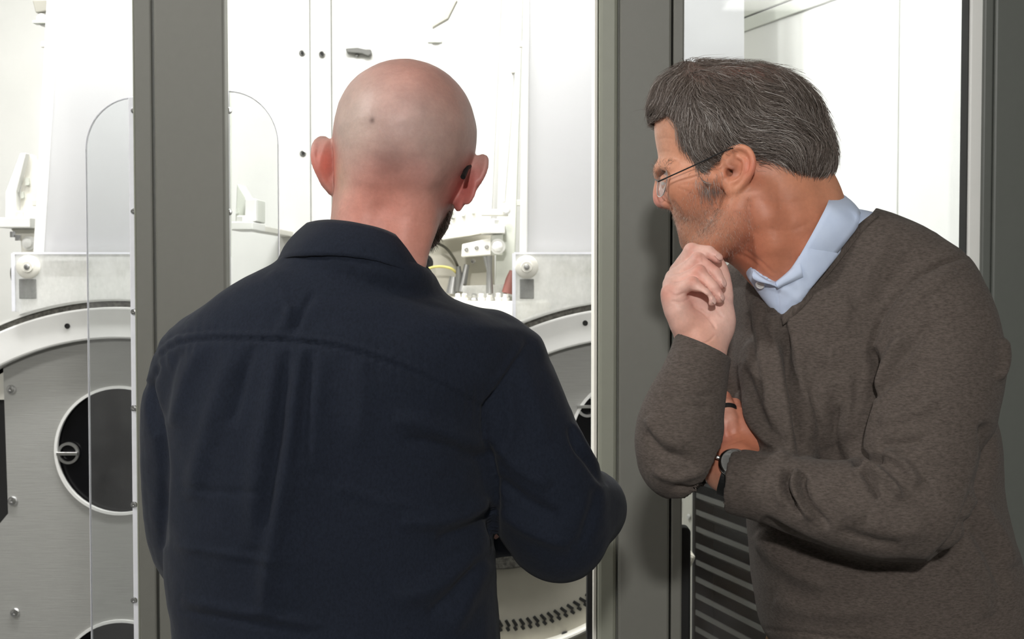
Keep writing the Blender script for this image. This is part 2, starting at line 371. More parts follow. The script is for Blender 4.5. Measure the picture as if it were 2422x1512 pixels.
# ------------------------------------------------------------------ drum machines
def mpt(px, py, Y=YM): v = W(px, py, Y); return (v.x, v.z)
def drum_machine(ox, label, right=False):
    cx, cz = mpt(292 + ox, 1400); k = YM / FPX
    e = empty('drum_machine', (cx, YM, 0), label=label, cat='machine', group='drum machines behind the posts')
    Ro, Rg, Ri = 680 * k, 694 * k, 606 * k
    # grey face plate with round windows
    hx, hz = mpt((283 if not right else 291) + ox, 1066 if not right else 1042); hr = 150 * k
    xl = mpt(8 + ox, 900)[0]; xr = mpt((740 if not right else 345) + ox, 900)[0]
    zbot = mpt(0, 1990)[1] if not right else mpt(0, 1352)[1]
    arc = []
    for a in np.linspace(0, math.pi, 60):
        x, z_ = cx + Ri * math.cos(a), cz + Ri * math.sin(a)
        if xl < x < xr: arc.append((x, z_))
    pts = [(xl, zbot)] + [(xr, zbot)] + arc
    if not right:      # step in the left edge of the plate
        pts = [(xl - .02, zbot), (xr, zbot)] + arc + [(xl, arc[-1][1] - .01), (xl + .006, mpt(0, 1215)[1]), (xl - .02, mpt(0, 1250)[1])]
    holes = [circle(hx, hz, hr)]
    hz2 = mpt(0, 1470)[1] - hr
    if not right: holes.append(circle(hx, hz2, hr))
    MB().prism(pts, YM, YM + .012, holes).build('face_plate', M['grey_plate'], e)
    for i, zz in enumerate([hz] + ([hz2] if not right else [])):
        w = MB().lathe((hx, YM + .012, zz), (0, 1, 0), [(hr, 0), (hr, .02), (hr * .3, .024)], 48).build('round_window', M['dark_hole'], e)
        MB().ring(hx, zz, hr * .985, hr * 1.03, YM - .004, YM + .004, 0, 2 * math.pi, 64).build('window_rim', M['ring_metal'], w)
        if i == 0:
            kx, kz = mpt((160 if not right else 180) + ox, 1073 if not right else 962)
            MB().ring(kx, kz, .017, .0225, YM + .001, YM + .008, 0, 2 * math.pi, 32).build('knob_ring', M['steel'], w)
            MB().box(kx - .022, kx + .022, YM - .006, YM + .004, kz - .0035, kz + .0035).build('knob_bar', M['chrome'], w, .001)
    # pale ring and gasket arcs
    A0, A1 = (math.radians(43), math.radians(150)) if not right else (math.radians(84), math.radians(128))
    MB().ring(cx, cz, Ri, Ro, YM - .03, YM + .02, A0, A1, 90).build('rim_ring', M['ring_metal'], e, .004)
    MB().ring(cx, cz, Ro, Rg, YM - .012, YM + .03, A0, A1, 90).build('gasket', M['gasket'], e)
    MB().ring(cx, cz, Rg, Rg + .006, YM - .02, YM + .03, A0, A1, 90).build('outer_band', M['white'], e)
    MB().ring(cx, cz, Ri - .008, Rg, YM + .02, YM + .10, A0, A1, 60).build('drum_shell', M['offwhite'], e)
    p = mpt((172 if not right else 1382 - ox) + ox, 770 if not right else 763)
    MB().lathe((p[0], YM - .031, p[1]), (0, -1, 0), [(.0055, 0), (.0055, .002), (.0045, .0025), (.004, -.004)], 14).build('rim_hole', M['gap'], e)
    if not right:
        for px, py in ((27, 921), (31, 1185), (36, 1449)):
            q = mpt(px, py); screw((q[0], YM, q[1]), .010, e)
    # clear hood over the drum
    hl = mpt((52 if not right else 1216 - ox) + ox, 600)
    x0 = hl[0]; x1 = mpt((470 if not right else 345) + ox, 600)[0]; zt = hl[1]; zb = mpt(0, 735 if not right else 750)[1]
    Yh = YM - .045
    hood_arc = []
    for a in np.linspace(math.radians(20), math.radians(160), 60):
        x, z_ = cx + (Rg + .004) * math.cos(a), cz + (Rg + .004) * math.sin(a)
        if x0 < x < x1: hood_arc.append((x, z_))
    hood = MB().prism([(x0, zt), (x0, max(zb, hood_arc[-1][1]))] + hood_arc[::-1] + [(x1, zt)], Yh, Yh + .006).build('clear_hood', M['powder'], e)
    MB().box(x0, x1, Yh - .0015, Yh + .0075, zt - .002, zt + .002).build('hood_edge', M['acrylic_edge'], hood)
    MB().box(x0 - .004, x0 + .003, Yh - .002, Yh + .03, zb, zt).build('hood_edge', M['acrylic_edge'], hood)
    b = mpt((88 if not right else 1245 - ox) + ox, 632)
    MB().lathe((b[0], Yh, b[1]), (0, -1, 0), [(.0235, 0), (.0235, .006), (.021, .008), (.012, .008), (.011, .011)], 32).build('boss', M['offwhite'], e, smooth=True)
    screw((b[0], Yh - .010, b[1]), .006, e, mat=M['steel'])
    g0, g1 = mpt((66 if not right else 1229 - ox) + ox, 660), mpt((107 if not right else 1262 - ox) + ox, 706)
    MB().box(g0[0], g1[0], Yh - .004, Yh - .001, g1[1], g0[1]).build('dust_patch', M['patch'], e, .004)
    # ledge behind the hood
    l0, l1 = mpt(98 + ox if not right else 1252, 617), mpt((470 if not right else 345) + ox, 655)
    MB().box(l0[0], l1[0], YM + .0, YM + .06, l1[1], l0[1]).build('ledge', M['offwhite'], e, .004)
    # feet / body down to the floor
    MB().box(xl + .02, xr - .01, YM + .02, YM + .10, 0, cz - .1).build('body', M['black_paint'] if right else M['offwhite'], e)
    return e
e1 = drum_machine(0, 'drum machine with grey face plate and dark round windows at the left edge')
e2 = drum_machine(1210, 'drum machine half hidden by the bald man and the middle post', True)
# black gap beside the left face plate
q0, q1 = mpt(-160, 948), mpt(9, 1225)
MB().box(q0[0], q1[0], YM + .03, YM + .06, q1[1] - .1, q0[1]).build('side_recess', M['black_paint'], e1)
MB().box(q0[0], q1[0], YM + .02, YM + .06, q0[1], mpt(0, 850)[1]).build('side_panel', M['offwhite'], e1)

# cream housing with vent slots under the right drum
bx, bz = mpt(1300, 900); 
hb = empty('drum_housing', (bx, YM - .1, 0), label='cream curved housing with dark vent slots under the elbow of the bald man', cat='housing')
YH = YM - .12
def hz_(a, R0, c): return c[0] + R0 * math.cos(a), c[1] + R0 * math.sin(a)
hc = W(1180, 1100, YH); kH = YH / FPX
MB().ring(hc.x, hc.z, 225 * kH, 520 * kH, YH, YH + .05, math.radians(225), math.radians(335), 60).build('bowl', M['cream'], hb, .006)
MB().ring(hc.x, hc.z, 100 * kH, 248 * kH, YH - .012, YH + .05, math.radians(215), math.radians(340), 60).build('scuffed_skirt', M['gasket'], hb, .004)
MB().ring(hc.x, hc.z, 432 * kH, 444 * kH, YH - .03, YH + .01, math.radians(262), math.radians(320), 40).build('pipe', M['offwhite'], hb, .006)
for i in range(14):
    a = math.radians(270.5 + i * 2.6)
    for rr, ln in ((380, 18), (394, 11)):
        c = Vector(hz_(a, rr * kH, (hc.x, hc.z))).to_3d()
        c = Vector((c.x, YH - .001, c.y)); rad = Vector((math.cos(a + .5), 0, math.sin(a + .5))); tn = Vector((-rad.z, 0, rad.x))
        L, T = ln * kH * .5, 3.6 * kH
        m = MB(); ps_ = [c + rad * (-L) + tn * (-T), c + rad * (-L) + tn * T, c + rad * L + tn * T, c + rad * L + tn * (-T)]
        m.hexa([p + Vector((0, -.002, 0)) for p in ps_] + [p + Vector((0, .003, 0)) for p in ps_]).build('vent_slot', M['gap'], hb, .001)
screw((W(1337, 1502, YH).x, YH - .002, W(1337, 1502, YH).z), .008, hb, mat=M['gap'])

# tall frosted feed chutes above the hoods
def chute(edge, xr, label, rear, Y=YM - .02):
    (t0, t1), (b0, b1) = edge
    e = empty('feed_chute', tuple(W((b0 + b1) / 2, 600, Y)), label=label, cat='chute', group='frosted feed chutes')
    def q(x, y, yy): return W(x, y, Y) + Vector((0, yy, 0))
    def quad(xa, xb, xc, xd, ya, yb, d0, d1):   # xa,xb top edge; xc,xd bottom
        return [q(xc, yb, d0), q(xd, yb, d0), q(xd, yb, d1), q(xc, yb, d1), q(xa, ya, d0), q(xb, ya, d0), q(xb, ya, d1), q(xa, ya, d1)]
    top = -420
    f = lambda a, b: a + (a - b) * (-top) / 600.0
    MB().hexa(quad(f(t0, b0), f(t1, b1), b0, b1, top, 612, -.006, .012)).build('edge_strip', M['white'], e, .002)
    MB().hexa(quad(f(t1, b1), xr, b1, xr, top, 605, 0, .006)).build('frosted_sheet', M['frosted'], e)
    MB().hexa(quad(f(t1, b1), xr, b1, xr, top, 605, .10, .11)).build('rear_sheet', rear, e)
    if rear is not M['white']: MB().hexa(quad(b1 + 2, xr, b1, xr, 548, 603, .05, .06)).build('baffle', M['slat'], e)
    for y in (105, 480):
        m = MB(); x = t0 + (b0 - t0) * y / 600.0; v = q(x - 1, y, 0)
        m.box(v.x - .006, v.x + .004, v.y - .004, v.y + .006, v.z - .006, v.z + .006).build('clip', M['offwhite'], e, .001)
    return e
chute(((112, 140), (80, 103)), 520, 'frosted grey feed chute with white edge at the left, above the left drum', M['palegreen'])
chute(((1238, 1252), (1229, 1247)), 1760, 'pale frosted feed chute right of the head of the bald man', M['white'])
# inner chute walls and upright behind the right chute
def post(px_t, px_b, w, Y, y1, mat, name, label, cat, depth=.02, top=-420):
    e = empty(name, tuple(W(px_b, y1, Y)), label=label, cat=cat)
    sl = (px_t - px_b) / y1 ; xt = px_b + sl * (y1 - top)
    def q(x, y, yy): return W(x, y, Y) + Vector((0, yy, 0))
    MB().hexa([q(px_b, y1, 0), q(px_b + w, y1, 0), q(px_b + w, y1, depth), q(px_b, y1, depth), q(xt, top, 0), q(xt + w, top, 0), q(xt + w, top, depth), q(xt, top, depth)]).build('upright', mat, e, .003)
    return e
u1 = post(1160, 1137, 26, 2.95, 520, M['white'], 'machine_upright', 'white upright bar just right of the head of the bald man', 'upright')
u2 = post(1192, 1170, 46, 2.85, 695, M['palegreen'], 'side_sheet', 'pale grey sheet between the two white uprights', 'panel')
u3 = post(1222, 1186, 9, 2.70, 480, M['white'], 'guide_rod', 'thin white guide rod left of the frosted chute', 'rod')
for (x, y, w, h) in ((1213, 170, 8, 8),):
    v = W(x, y, 2.70); MB().box(v.x - .004, v.x + .004, 2.685, 2.70, v.z - .004, v.z + .004).build('clip', M['offwhite'], u3, .001)
v = W(1193, 497, 2.70)
MB().box(v.x - .05, v.x + .008, 2.705, 2.73, v.z - .012, v.z + .002).build('arm', M['offwhite'], u3, .002)
MB().lathe((v.x + .004, 2.70, v.z), (0, -1, 0), [(.010, 0), (.010, .008), (.006, .010)], 12).build('roller', M['white'], u3)

# gusset brackets carrying the chutes
def gusset(label, Y, face, slope, plate, slots, mat=M['offwhite']):
    e = empty('gusset_bracket', tuple(W(plate[0], plate[3], Y)), label=label, cat='bracket', group='white gusset brackets')
    MB().prism([(W(x, y, Y).x, W(x, y, Y).z) for x, y in face], Y + .02, Y + .11).build('web', mat, e, .002)
    MB().prism([(W(x, y, Y).x, W(x, y, Y).z) for x, y in slope], Y, Y + .022).build('front_flange', M['white'], e, .002)
    x0, x1, y0, y1 = plate
    MB().box(WX(x0, Y), WX(x1, Y), Y - .03, Y + .11, WZ(y1, Y), WZ(y0, Y)).build('foot_plate', M['white'], e, .002)
    c = W((x0 + x1) / 2, y0, Y); MB().lathe((c.x, Y - .015, c.z), (0, 0, 1), [(.014, 0), (.014, .012), (.011, .014)], 6).build('bolt', M['white'], e)
    for x, y, s in slots:
        c = W(x, y, Y + .018); MB().prism([(c.x + a * s, c.z + b * s) for a, b in ((-.4, -1), (.4, -1), (.55, -.5), (.4, 1), (-.4, 1), (-.55, .5))], Y + .013, Y + .022).build('slot', M['palegreen'], e)
    return e
gusset('white gusset bracket with foot plate at the left edge', 2.66, [(55, 368), (64, 362), (88, 400), (88, 516), (38, 516), (38, 460)], [(12, 456), (47, 362), (62, 362), (38, 456), (38, 516), (12, 516)], (8, 86, 516, 540), [(66, 430, .008), (54, 462, .007)])
gusset('white gusset bracket with three slots beside the jaw of the bald man', 2.80, [(1000, 430), (1098, 455), (1137, 478), (1137, 552), (1000, 575)], [(1135, 476), (1157, 478), (1157, 534), (1135, 534)], (1137, 1195, 534, 553), [(1071, 508, .008), (1095, 503, .008), (1119, 497, .008)])
gusset('small white gusset bracket seen through the clear guard right of the wide post', 2.85, [(556, 432), (580, 470), (605, 470), (605, 524), (552, 524)], [(579, 470), (606, 470), (606, 524), (579, 524)], (546, 606, 526, 545), [(562, 500, .006)], M['palegreen'])
MB().box(WX(560, 2.9), WX(596, 2.9), 2.93, YB, WZ(543, 2.9), WZ(528, 2.9)).build('arm', M['offwhite'], bpy.data.objects['gusset_bracket.002'], .002)
gb = empty('pivot_block', tuple(W(1140, 610, 2.78)), label='pale block with three slots and a round bolt under the gusset bracket', cat='block')
MB().prism([(W(x, y, 2.78).x, W(x, y, 2.78).z) for x, y in ((1093, 578), (1161, 563), (1161, 603), (1091, 608))], 2.78, 2.84).build('block', M['offwhite'], gb, .002)
MB().prism([(W(x, y, 2.8).x, W(x, y, 2.8).z) for x, y in ((1161, 556), (1190, 553), (1190, 603), (1161, 603))], 2.79, 2.84).build('side_plate', M['palegreen'], gb, .002)
for x, y in ((1103, 590), (1127, 586), (1151, 584)):
    c = W(x, y, 2.778); MB().lathe((c.x, 2.779, c.z), (0, -1, 0), [(.0045, -.004), (.0045, .001), (.003, .0015), (.003, -.002)], 12).build('slot', M['steel'], gb)
c = W(1177, 583, 2.78); MB().lathe((c.x, 2.79, c.z), (0, -1, 0), [(.017, 0), (.017, .004), (.011, .005), (.011, .014), (.007, .017)], 20).build('bolt', M['white'], gb, smooth=True)
mb = MB(); mb.tube([W(1153, 606, 2.79), W(1157, 640, 2.79), W(1158, 694, 2.79)], [.011, .006, .008], 10).build('push_rod', M['steel'], gb, smooth=True)
# left pivot under left bracket
lb = empty('pivot_block', tuple(W(62, 600, 2.66)), label='small pale block with a round bolt under the left gusset bracket', cat='block')
MB().prism([(W(x, y, 2.68).x, W(x, y, 2.68).z) for x, y in ((24, 541), (86, 541), (84, 606), (50, 606), (48, 570))], 2.68, 2.74).build('block', M['offwhite'], lb, .003)
c = W(62, 575, 2.66); MB().lathe((c.x, 2.68, c.z), (0, -1, 0), [(.015, 0), (.015, .006), (.010, .008), (.010, .018), (.006, .021)], 20).build('bolt', M['white'], lb, smooth=True)
for x, y in ((30, 548), (42, 556)):
    c = W(x, y, 2.67); MB().lathe(tuple(c), (0, 0, -1), [(.006, 0), (.006, .012)], 6).build('nut', M['chrome'], lb)

# upper hinges
def hinge(label, Y, pts_arm, plate, bolt):
    e = empty('chute_hinge', tuple(W(bolt[0], bolt[1], Y)), label=label, cat='hinge')
    if pts_arm: MB().prism([(W(x, y, Y).x, W(x, y, Y).z) for x, y in pts_arm], Y, Y + .02).build('arm', M['hinge_grey'], e, .002)
    MB().prism([(W(x, y, Y).x, W(x, y, Y).z) for x, y in plate], Y + .02, Y + .03).build('plate', M['white'], e, .002)
    c = W(bolt[0], bolt[1], Y); MB().lathe((c.x, Y + .02, c.z), (0, -1, 0), [(.016, 0), (.016, .008), (.010, .010), (.009, .022)], 14).build('bolt', M['white'], e)
    MB().box(c.x - .018, c.x + .014, Y - .004, Y + .02, c.z - .012, c.z - .006).build('clip_plate', M['palegreen'], e, .001)
    return e
hinge('cream hinge arm at the top, above the bald head', 2.9, [(1063, 0), (1082, 0), (1060, 44), (1022, 66), (1022, 56), (1048, 36)], [(1020, -60), (1052, -60), (1052, 30), (1022, 62)], (1030, 88))
hinge('small white hinge at the top left corner beside the frosted chute', 2.72, [(76, 0), (110, 0), (110, 26), (84, 30)], [(80, 4), (112, 4), (112, 56), (96, 60), (82, 44)], (98, 42))

# cables and fittings
def cable(name, pts, r, mat, label, Y):
    P = [W(x, y, Y + dy) for x, y, dy in pts]; out = []
    for i in range(len(P) - 1):
        a, b, c, d = P[max(i - 1, 0)], P[i], P[i + 1], P[min(i + 2, len(P) - 1)]
        for t in np.linspace(0, 1, 7)[:-1]:
            out.append(.5 * ((2 * b) + (c - a) * t + (2 * a - 5 * b + 4 * c - d) * t * t + (3 * b - a - 3 * c + d) * t ** 3))
    out.append(P[-1])
    e = MB().tube(out, r, 8).build(name, mat, None, smooth=True); return tag(e, label, 'cable')
cable('hose', [(52, 598, 0), (34, 622, 0), (27, 645, 0), (33, 672, 0), (50, 692, 0)], .0028, M['cable'], 'thin dark hose bent in an arc beside the left hood', 2.72)
cable('hose', [(1036, 576, 0), (1056, 588, 0), (1074, 612, 0), (1083, 632, .02)], .0030, M['cable'], 'thin dark hose curving down behind the jaw of the bald man', 2.85)
cable('cable', [(1000, 640, 0), (1025, 632, 0), (1048, 631, 0), (1068, 636, 0), (1082, 648, .02)], .0030, M['yellow'], 'yellow cable in front of the pale machine panel', 2.85)
cable('cable', [(1096, 672, 0), (1112, 684, 0), (1128, 686, 0)], .0016, M['cable'], 'short black wire above the row of bolts', 2.85)
fit = empty('hose_fitting', tuple(W(1075, 700, 2.86)), label='grey hose fitting with two sockets where the yellow cable ends', cat='fitting')
MB().tube([W(1074, 655, 2.87), W(1068, 695, 2.87)], [.010, .013], 12).build('socket', M['steel'], fit, smooth=True)
MB().tube([W(1084, 630, 2.86), W(1086, 652, 2.86), W(1082, 690, 2.86)], [.005, .008, .006], 12).build('socket', M['slat'], fit, smooth=True)
MB().tube([W(1104, 626, 2.86), W(1092, 690, 2.86)], [.006, .009], 10).build('lever', M['steel'], fit, smooth=True)
MB().lathe(tuple(W(1004, 622, 2.86)), (0, -1, 0), [(.020, 0), (.020, .01), (.012, .012), (.011, .002)], 20).build('cap', M['black_rubber'], fit)
tl = MB().tube([W(1212, 640, 2.80), W(1208, 660, 2.80), W(1200, 694, 2.80)], [.006, .011, .013], 10).build('tool_handle', M['red'], None, smooth=True)
tag(tl, 'dark red tool handle leaning behind the clear hood', 'tool')
# pale machine panel and bolt row behind the cables
mp = empty('bolt_bench', tuple(W(1100, 720, 2.95)), label='pale machine bench with a row of bolts right of the collar of the bald man', cat='bench')
MB().box(WX(980, 2.95), WX(1170, 2.95), 2.95, 2.97, WZ(705, 2.95), WZ(540, 2.95)).build('backboard', M['cream'], mp, .002)
MB().box(WX(1060, 2.8), WX(1300, 2.8), 2.72, 2.96, WZ(860, 2.8), WZ(712, 2.8)).build('bench_top', M['offwhite'], mp, .003)
MB().box(WX(1065, 2.83), WX(1240, 2.83), 2.87, 2.95, WZ(712, 2.87), WZ(700, 2.87)).build('ledge', M['offwhite'], mp, .002)
for i, x in enumerate((1083, 1098, 1122, 1138, 1158, 1178, 1196)):
    c = W(x, 706 - (i > 4) * 2, 2.80); MB().lathe(tuple(c), (0, -.3, 1), [(.009, -.012), (.009, 0), (.006, .002), (.006, .010)], 6).build('bolt', [M['white'], M['offwhite'], M['steel']][i % 3 if i < 4 else 0], mp)
MB().prism([(W(x, y, 2.82).x, W(x, y, 2.82).z) for x, y in ((1094, 676), (1212, 672), (1212, 702), (1094, 702))], 2.82, 2.823).build('clear_plate', M['powder'], mp)
for x, y in ((1119, 618), (1182, 612), (1180, 664)):
    c = W(x, y, 2.94); screw(tuple(c), .006, mp, mat=M['chrome'])

# ------------------------------------------------------------------ clear guards beside the wide post
def acrylic_guard(x_edge, x_post, ytop, strip, screws, label, Y=YF + .05):
    s = 1 if x_edge < x_post else -1
    e = empty('acrylic_guard', (WX(x_post, Y), Y, 0), label=label, cat='guard', group='clear acrylic guards on the wide post')
    xe, xp = WX(x_edge, Y), WX(x_post, Y); zt = WZ(ytop, Y); r = abs(xp - xe) * .97
    arc = [(xe + s * (r - r * math.cos(a)), zt - r * 1.05 + r * 1.05 * math.sin(a)) for a in np.linspace(0, math.pi / 2, 14)]
    pts = [(xe, .3)] + arc + [(xp, zt), (xp, .3)]
    MB().prism(pts, Y, Y + .005).build('sheet', M['acrylic'], e)
    m = MB(); lp = [(xe, .3)] + arc
    for (ax, az), (bx_, bz_) in zip(lp[:-1], lp[1:]):
        n = Vector((bz_ - az, 0, -(bx_ - ax))).normalized() * .0008
        a, b = Vector((ax, Y, az)), Vector((bx_, Y, bz_)); d = Vector((0, .005, 0))
        m.hexa([a - n, b - n, b + n, a + n, a - n + d, b - n + d, b + n + d, a + n + d])
    m.build('bright_edge', M['acrylic_edge'], e)
    a, b = strip
    MB().box(WX(a, Y), WX(b, Y), Y - .012, Y + .004, .3, zt).build('mounting_strip', M['acrylic_edge'], e, .0015)
    for y in screws:
        c = W((a if s > 0 else b), y, Y - .012); screw((c.x + s * .003, Y - .012, c.z), .0055, e, mat=M['chrome'])
acrylic_guard(207, 326, 231, (313, 326), (262, 500, 738, 966, 1194, 1420), 'clear acrylic guard with rounded corner on the left of the wide post')
acrylic_guard(660, 538, 216, (536, 546), (262, 502), 'clear acrylic guard with rounded corner between the wide post and the bald head')
# ------------------------------------------------------------------ implicit-surface sculpting kit
# Sculpting space: x right, y away from the camera, z up, origin at the camera (metres); to_world() turns it into the room.
def C(px, py, d): return np.array([(px - CXP) / FPX * d, d, (CYP - py) / FPX * d])
def to_world(v):
    v = np.asarray(v, float)
    return np.stack([v[:, 0], v[:, 1] * CT + v[:, 2] * ST, HC - v[:, 1] * ST + v[:, 2] * CT], 1)
def to_local(p):       # room -> sculpting space
    p = np.asarray(p, float) - np.array([0, 0, HC])
    return np.array([p[0], p[1] * CT - p[2] * ST, p[1] * ST + p[2] * CT])

def smin(a, b, k):
    if k <= 0: return np.minimum(a, b)
    h = np.clip(.5 + .5 * (b - a) / k, 0, 1); return b + (a - b) * h - k * h * (1 - h)

class Vol:
    def __init__(s, lo, hi, h):
        s.lo = np.array(lo, float); s.h = h
        s.n = np.ceil((np.array(hi) - s.lo) / h).astype(int) + 1
        s.F = np.full(s.n, 1.0, np.float32)
        s.ax = [(s.lo[i] + h * np.arange(s.n[i])).astype(np.float32) for i in range(3)]
    def region(s, lo, hi):
        i0 = np.clip(np.floor((np.array(lo) - s.lo) / s.h).astype(int), 0, s.n); i1 = np.clip(np.ceil((np.array(hi) - s.lo) / s.h).astype(int) + 1, 0, s.n)
        if np.any(i1 <= i0): return None
        sl = tuple(slice(a, b) for a, b in zip(i0, i1))
        return sl, s.ax[0][sl[0]][:, None, None], s.ax[1][sl[1]][None, :, None], s.ax[2][sl[2]][None, None, :]
    def put(s, lo, hi, fn, k=.01, op='add'):
        mgn = max(k, 0) + 4 * s.h
        r = s.region(np.array(lo) - mgn, np.array(hi) + mgn)
        if r is None: return s
        sl, x, y, z = r; d = fn(x, y, z).astype(np.float32); A = s.F[sl]
        if op == 'add': s.F[sl] = smin(A, d, k)
        elif op == 'sub': s.F[sl] = -smin(-A, d, k)
        elif op == 'cut': s.F[sl] = np.maximum(A, -d)
        return s
    def ball(s, c, r, k=.01, op='add', R=None):       # ellipsoid, r scalar or 3; R columns are its axes
        c = np.array(c, float); r = np.ones(3) * r; R = np.eye(3) if R is None else np.array(R, float)
        ext = np.sqrt(((R * r) ** 2).sum(1))
        def fn(x, y, z):
            dx, dy, dz = x - c[0], y - c[1], z - c[2]; q0 = 0; q1 = 0
            for j in range(3):
                t = dx * R[0, j] + dy * R[1, j] + dz * R[2, j]
                q0 = q0 + (t / r[j]) ** 2; q1 = q1 + (t / r[j] ** 2) ** 2
            k0 = np.sqrt(q0); return k0 * (k0 - 1) / np.sqrt(q1 + 1e-12)
        return s.put(c - ext, c + ext, fn, k, op)
    def cap(s, a, b, ra, rb, k=.01, op='add', flat=None, fl=1.0):  # tapered capsule; flat: axis along which it is squashed by fl
        a, b = np.array(a, float), np.array(b, float); ba = b - a; L = ba @ ba + 1e-12
        m = max(ra, rb)
        def fn(x, y, z):
            dx, dy, dz = x - a[0], y - a[1], z - a[2]
            t = np.clip((dx * ba[0] + dy * ba[1] + dz * ba[2]) / L, 0, 1)
            dx, dy, dz = dx - t * ba[0], dy - t * ba[1], dz - t * ba[2]
            q = dx * dx + dy * dy + dz * dz
            if flat is not None:
                e = dx * flat[0] + dy * flat[1] + dz * flat[2]; q = q + e * e * (1 / fl ** 2 - 1)
            return (np.sqrt(q) - (ra + (rb - ra) * t)) * (fl if flat is not None else 1)
        return s.put(np.minimum(a, b) - m, np.maximum(a, b) + m, fn, k, op)
    def limb(s, pts, rs, k=.01, op='add', sub=1, **kw):
        pts, rs = spline(pts, rs, sub) if sub > 1 else (np.array(pts, float), rs)
        for i in range(len(pts) - 1): s.cap(pts[i], pts[i + 1], rs[i], rs[i + 1], k, op, **kw)
        return s
    def stack(s, z, xl, xr, yb, yf, n=2.3, k=.01, op='add', cyf=.5):
        """a trunk described row by row: left/right edges, near/far edges"""
        z = np.array(z, float); o = np.argsort(z); z = z[o]
        prof = [herm(z, np.array(v, float)[o]) for v in (xl, xr, yb, yf)]
        def fn(x, y, zz):
            q = np.clip(zz, z[0], z[-1]); XL, XR, YB, YF_ = [p(q) for p in prof]
            cx, cy = (XL + XR) / 2, YB + (YF_ - YB) * cyf
            a = np.maximum((XR - XL) / 2, 1e-4); b = np.maximum(np.where(y < cy, cy - YB, YF_ - cy), 1e-4)
            f = ((np.abs(x - cx) / a) ** n + (np.abs(y - cy) / b) ** n) ** (1 / n)
            d = (f - 1) * np.minimum(a, b)
            return np.maximum(d, np.maximum(zz - z[-1], z[0] - zz))
        lo = [min(xl), min(yb), z[0]]; hi = [max(xr), max(yf), z[-1]]
        return s.put(lo, hi, fn, k, op)
    def sample(s, p):       # field and gradient at points
        q = np.clip((p - s.lo) / s.h, 0, np.array(s.n) - 1.001); i = q.astype(int); f = q - i; out = 0
        for a in (0, 1):
            for b in (0, 1):
                for c in (0, 1):
                    w = (f[:, 0] if a else 1 - f[:, 0]) * (f[:, 1] if b else 1 - f[:, 1]) * (f[:, 2] if c else 1 - f[:, 2])
                    out = out + w * s.F[i[:, 0] + a, i[:, 1] + b, i[:, 2] + c]
        return out
    def grad(s, p):
        e = s.h; g = np.stack([s.sample(p + d) - s.sample(p - d) for d in np.eye(3) * e], 1)
        return g / (np.linalg.norm(g, axis=1, keepdims=True) + 1e-9)
    def mesh(s):            # naive surface nets
        F = s.F; S = F < 0
        cnt = np.zeros(np.array(S.shape) - 1, np.int8)
        for a in (0, 1):
            for b in (0, 1):
                for c in (0, 1): cnt += S[a:S.shape[0] - 1 + a, b:S.shape[1] - 1 + b, c:S.shape[2] - 1 + c]
        act = (cnt > 0) & (cnt < 8); I = np.argwhere(act); idx = np.full(act.shape, -1, np.int32); idx[act] = np.arange(len(I))
        cv = {}
        for a in (0, 1):
            for b in (0, 1):
                for c in (0, 1): cv[a, b, c] = F[I[:, 0] + a, I[:, 1] + b, I[:, 2] + c]
        P = np.zeros((len(I), 3)); N = np.zeros(len(I))
        for u in cv:
            for ax in range(3):
                if u[ax]: continue
                w = list(u); w[ax] = 1; w = tuple(w); A, B = cv[u], cv[w]; m = (A < 0) != (B < 0)
                t = np.where(m, A / np.where(m, A - B, 1), 0); pt = np.tile(np.array(u, float), (len(I), 1)); pt[:, ax] += t
                P += pt * m[:, None]; N += m
        V = s.lo + (I + P / N[:, None]) * s.h
        faces = []
        for ax in range(3):
            A = S.take(range(S.shape[ax] - 1), ax); B = S.take(range(1, S.shape[ax]), ax); E = np.argwhere(A != B)
            o1, o2 = [q for q in range(3) if q != ax]
            E = E[(E[:, o1] > 0) & (E[:, o2] > 0) & (E[:, o1] < S.shape[o1] - 1) & (E[:, o2] < S.shape[o2] - 1)]
            ins = S[E[:, 0], E[:, 1], E[:, 2]]
            q = []
            for d1, d2 in ((-1, -1), (0, -1), (0, 0), (-1, 0)):
                G = E.copy(); G[:, o1] += d1; G[:, o2] += d2; q.append(idx[G[:, 0], G[:, 1], G[:, 2]])
            q = np.stack(q, 1); fl = ins if ax != 1 else ~ins
            q[~fl] = q[~fl][:, ::-1]; faces.append(q)
        Q = np.concatenate(faces); Q = Q[(Q >= 0).all(1)]
        return V, Q

def herm(z, v):
    """monotone-ish cubic through the rows"""
    if len(z) < 3: return lambda q: np.interp(q, z, v)
    h = np.diff(z); d = np.diff(v) / h; m = np.zeros(len(z)); m[0], m[-1] = d[0], d[-1]
    for i in range(1, len(z) - 1): m[i] = 0 if d[i - 1] * d[i] <= 0 else 2 * d[i - 1] * d[i] / (d[i - 1] + d[i])
    def f(q):
        i = np.clip(np.searchsorted(z, q) - 1, 0, len(z) - 2); t = (q - z[i]) / h[i]
        return (2*t**3 - 3*t**2 + 1) * v[i] + (t**3 - 2*t**2 + t) * h[i] * m[i] + (-2*t**3 + 3*t**2) * v[i+1] + (t**3 - t**2) * h[i] * m[i+1]
    return f
def spline(pts, rs, sub):
    P = np.array(pts, float); R = np.array(rs, float); o, r = [], []
    for i in range(len(P) - 1):
        a, b, c, d = P[max(i - 1, 0)], P[i], P[i + 1], P[min(i + 2, len(P) - 1)]
        for t in np.linspace(0, 1, sub + 1)[:-1]:
            o.append(.5 * ((2 * b) + (c - a) * t + (2 * a - 5 * b + 4 * c - d) * t * t + (3 * b - a - 3 * c + d) * t ** 3)); r.append(R[i] + (R[i + 1] - R[i]) * t)
    o.append(P[-1]); r.append(R[-1]); return np.array(o), r

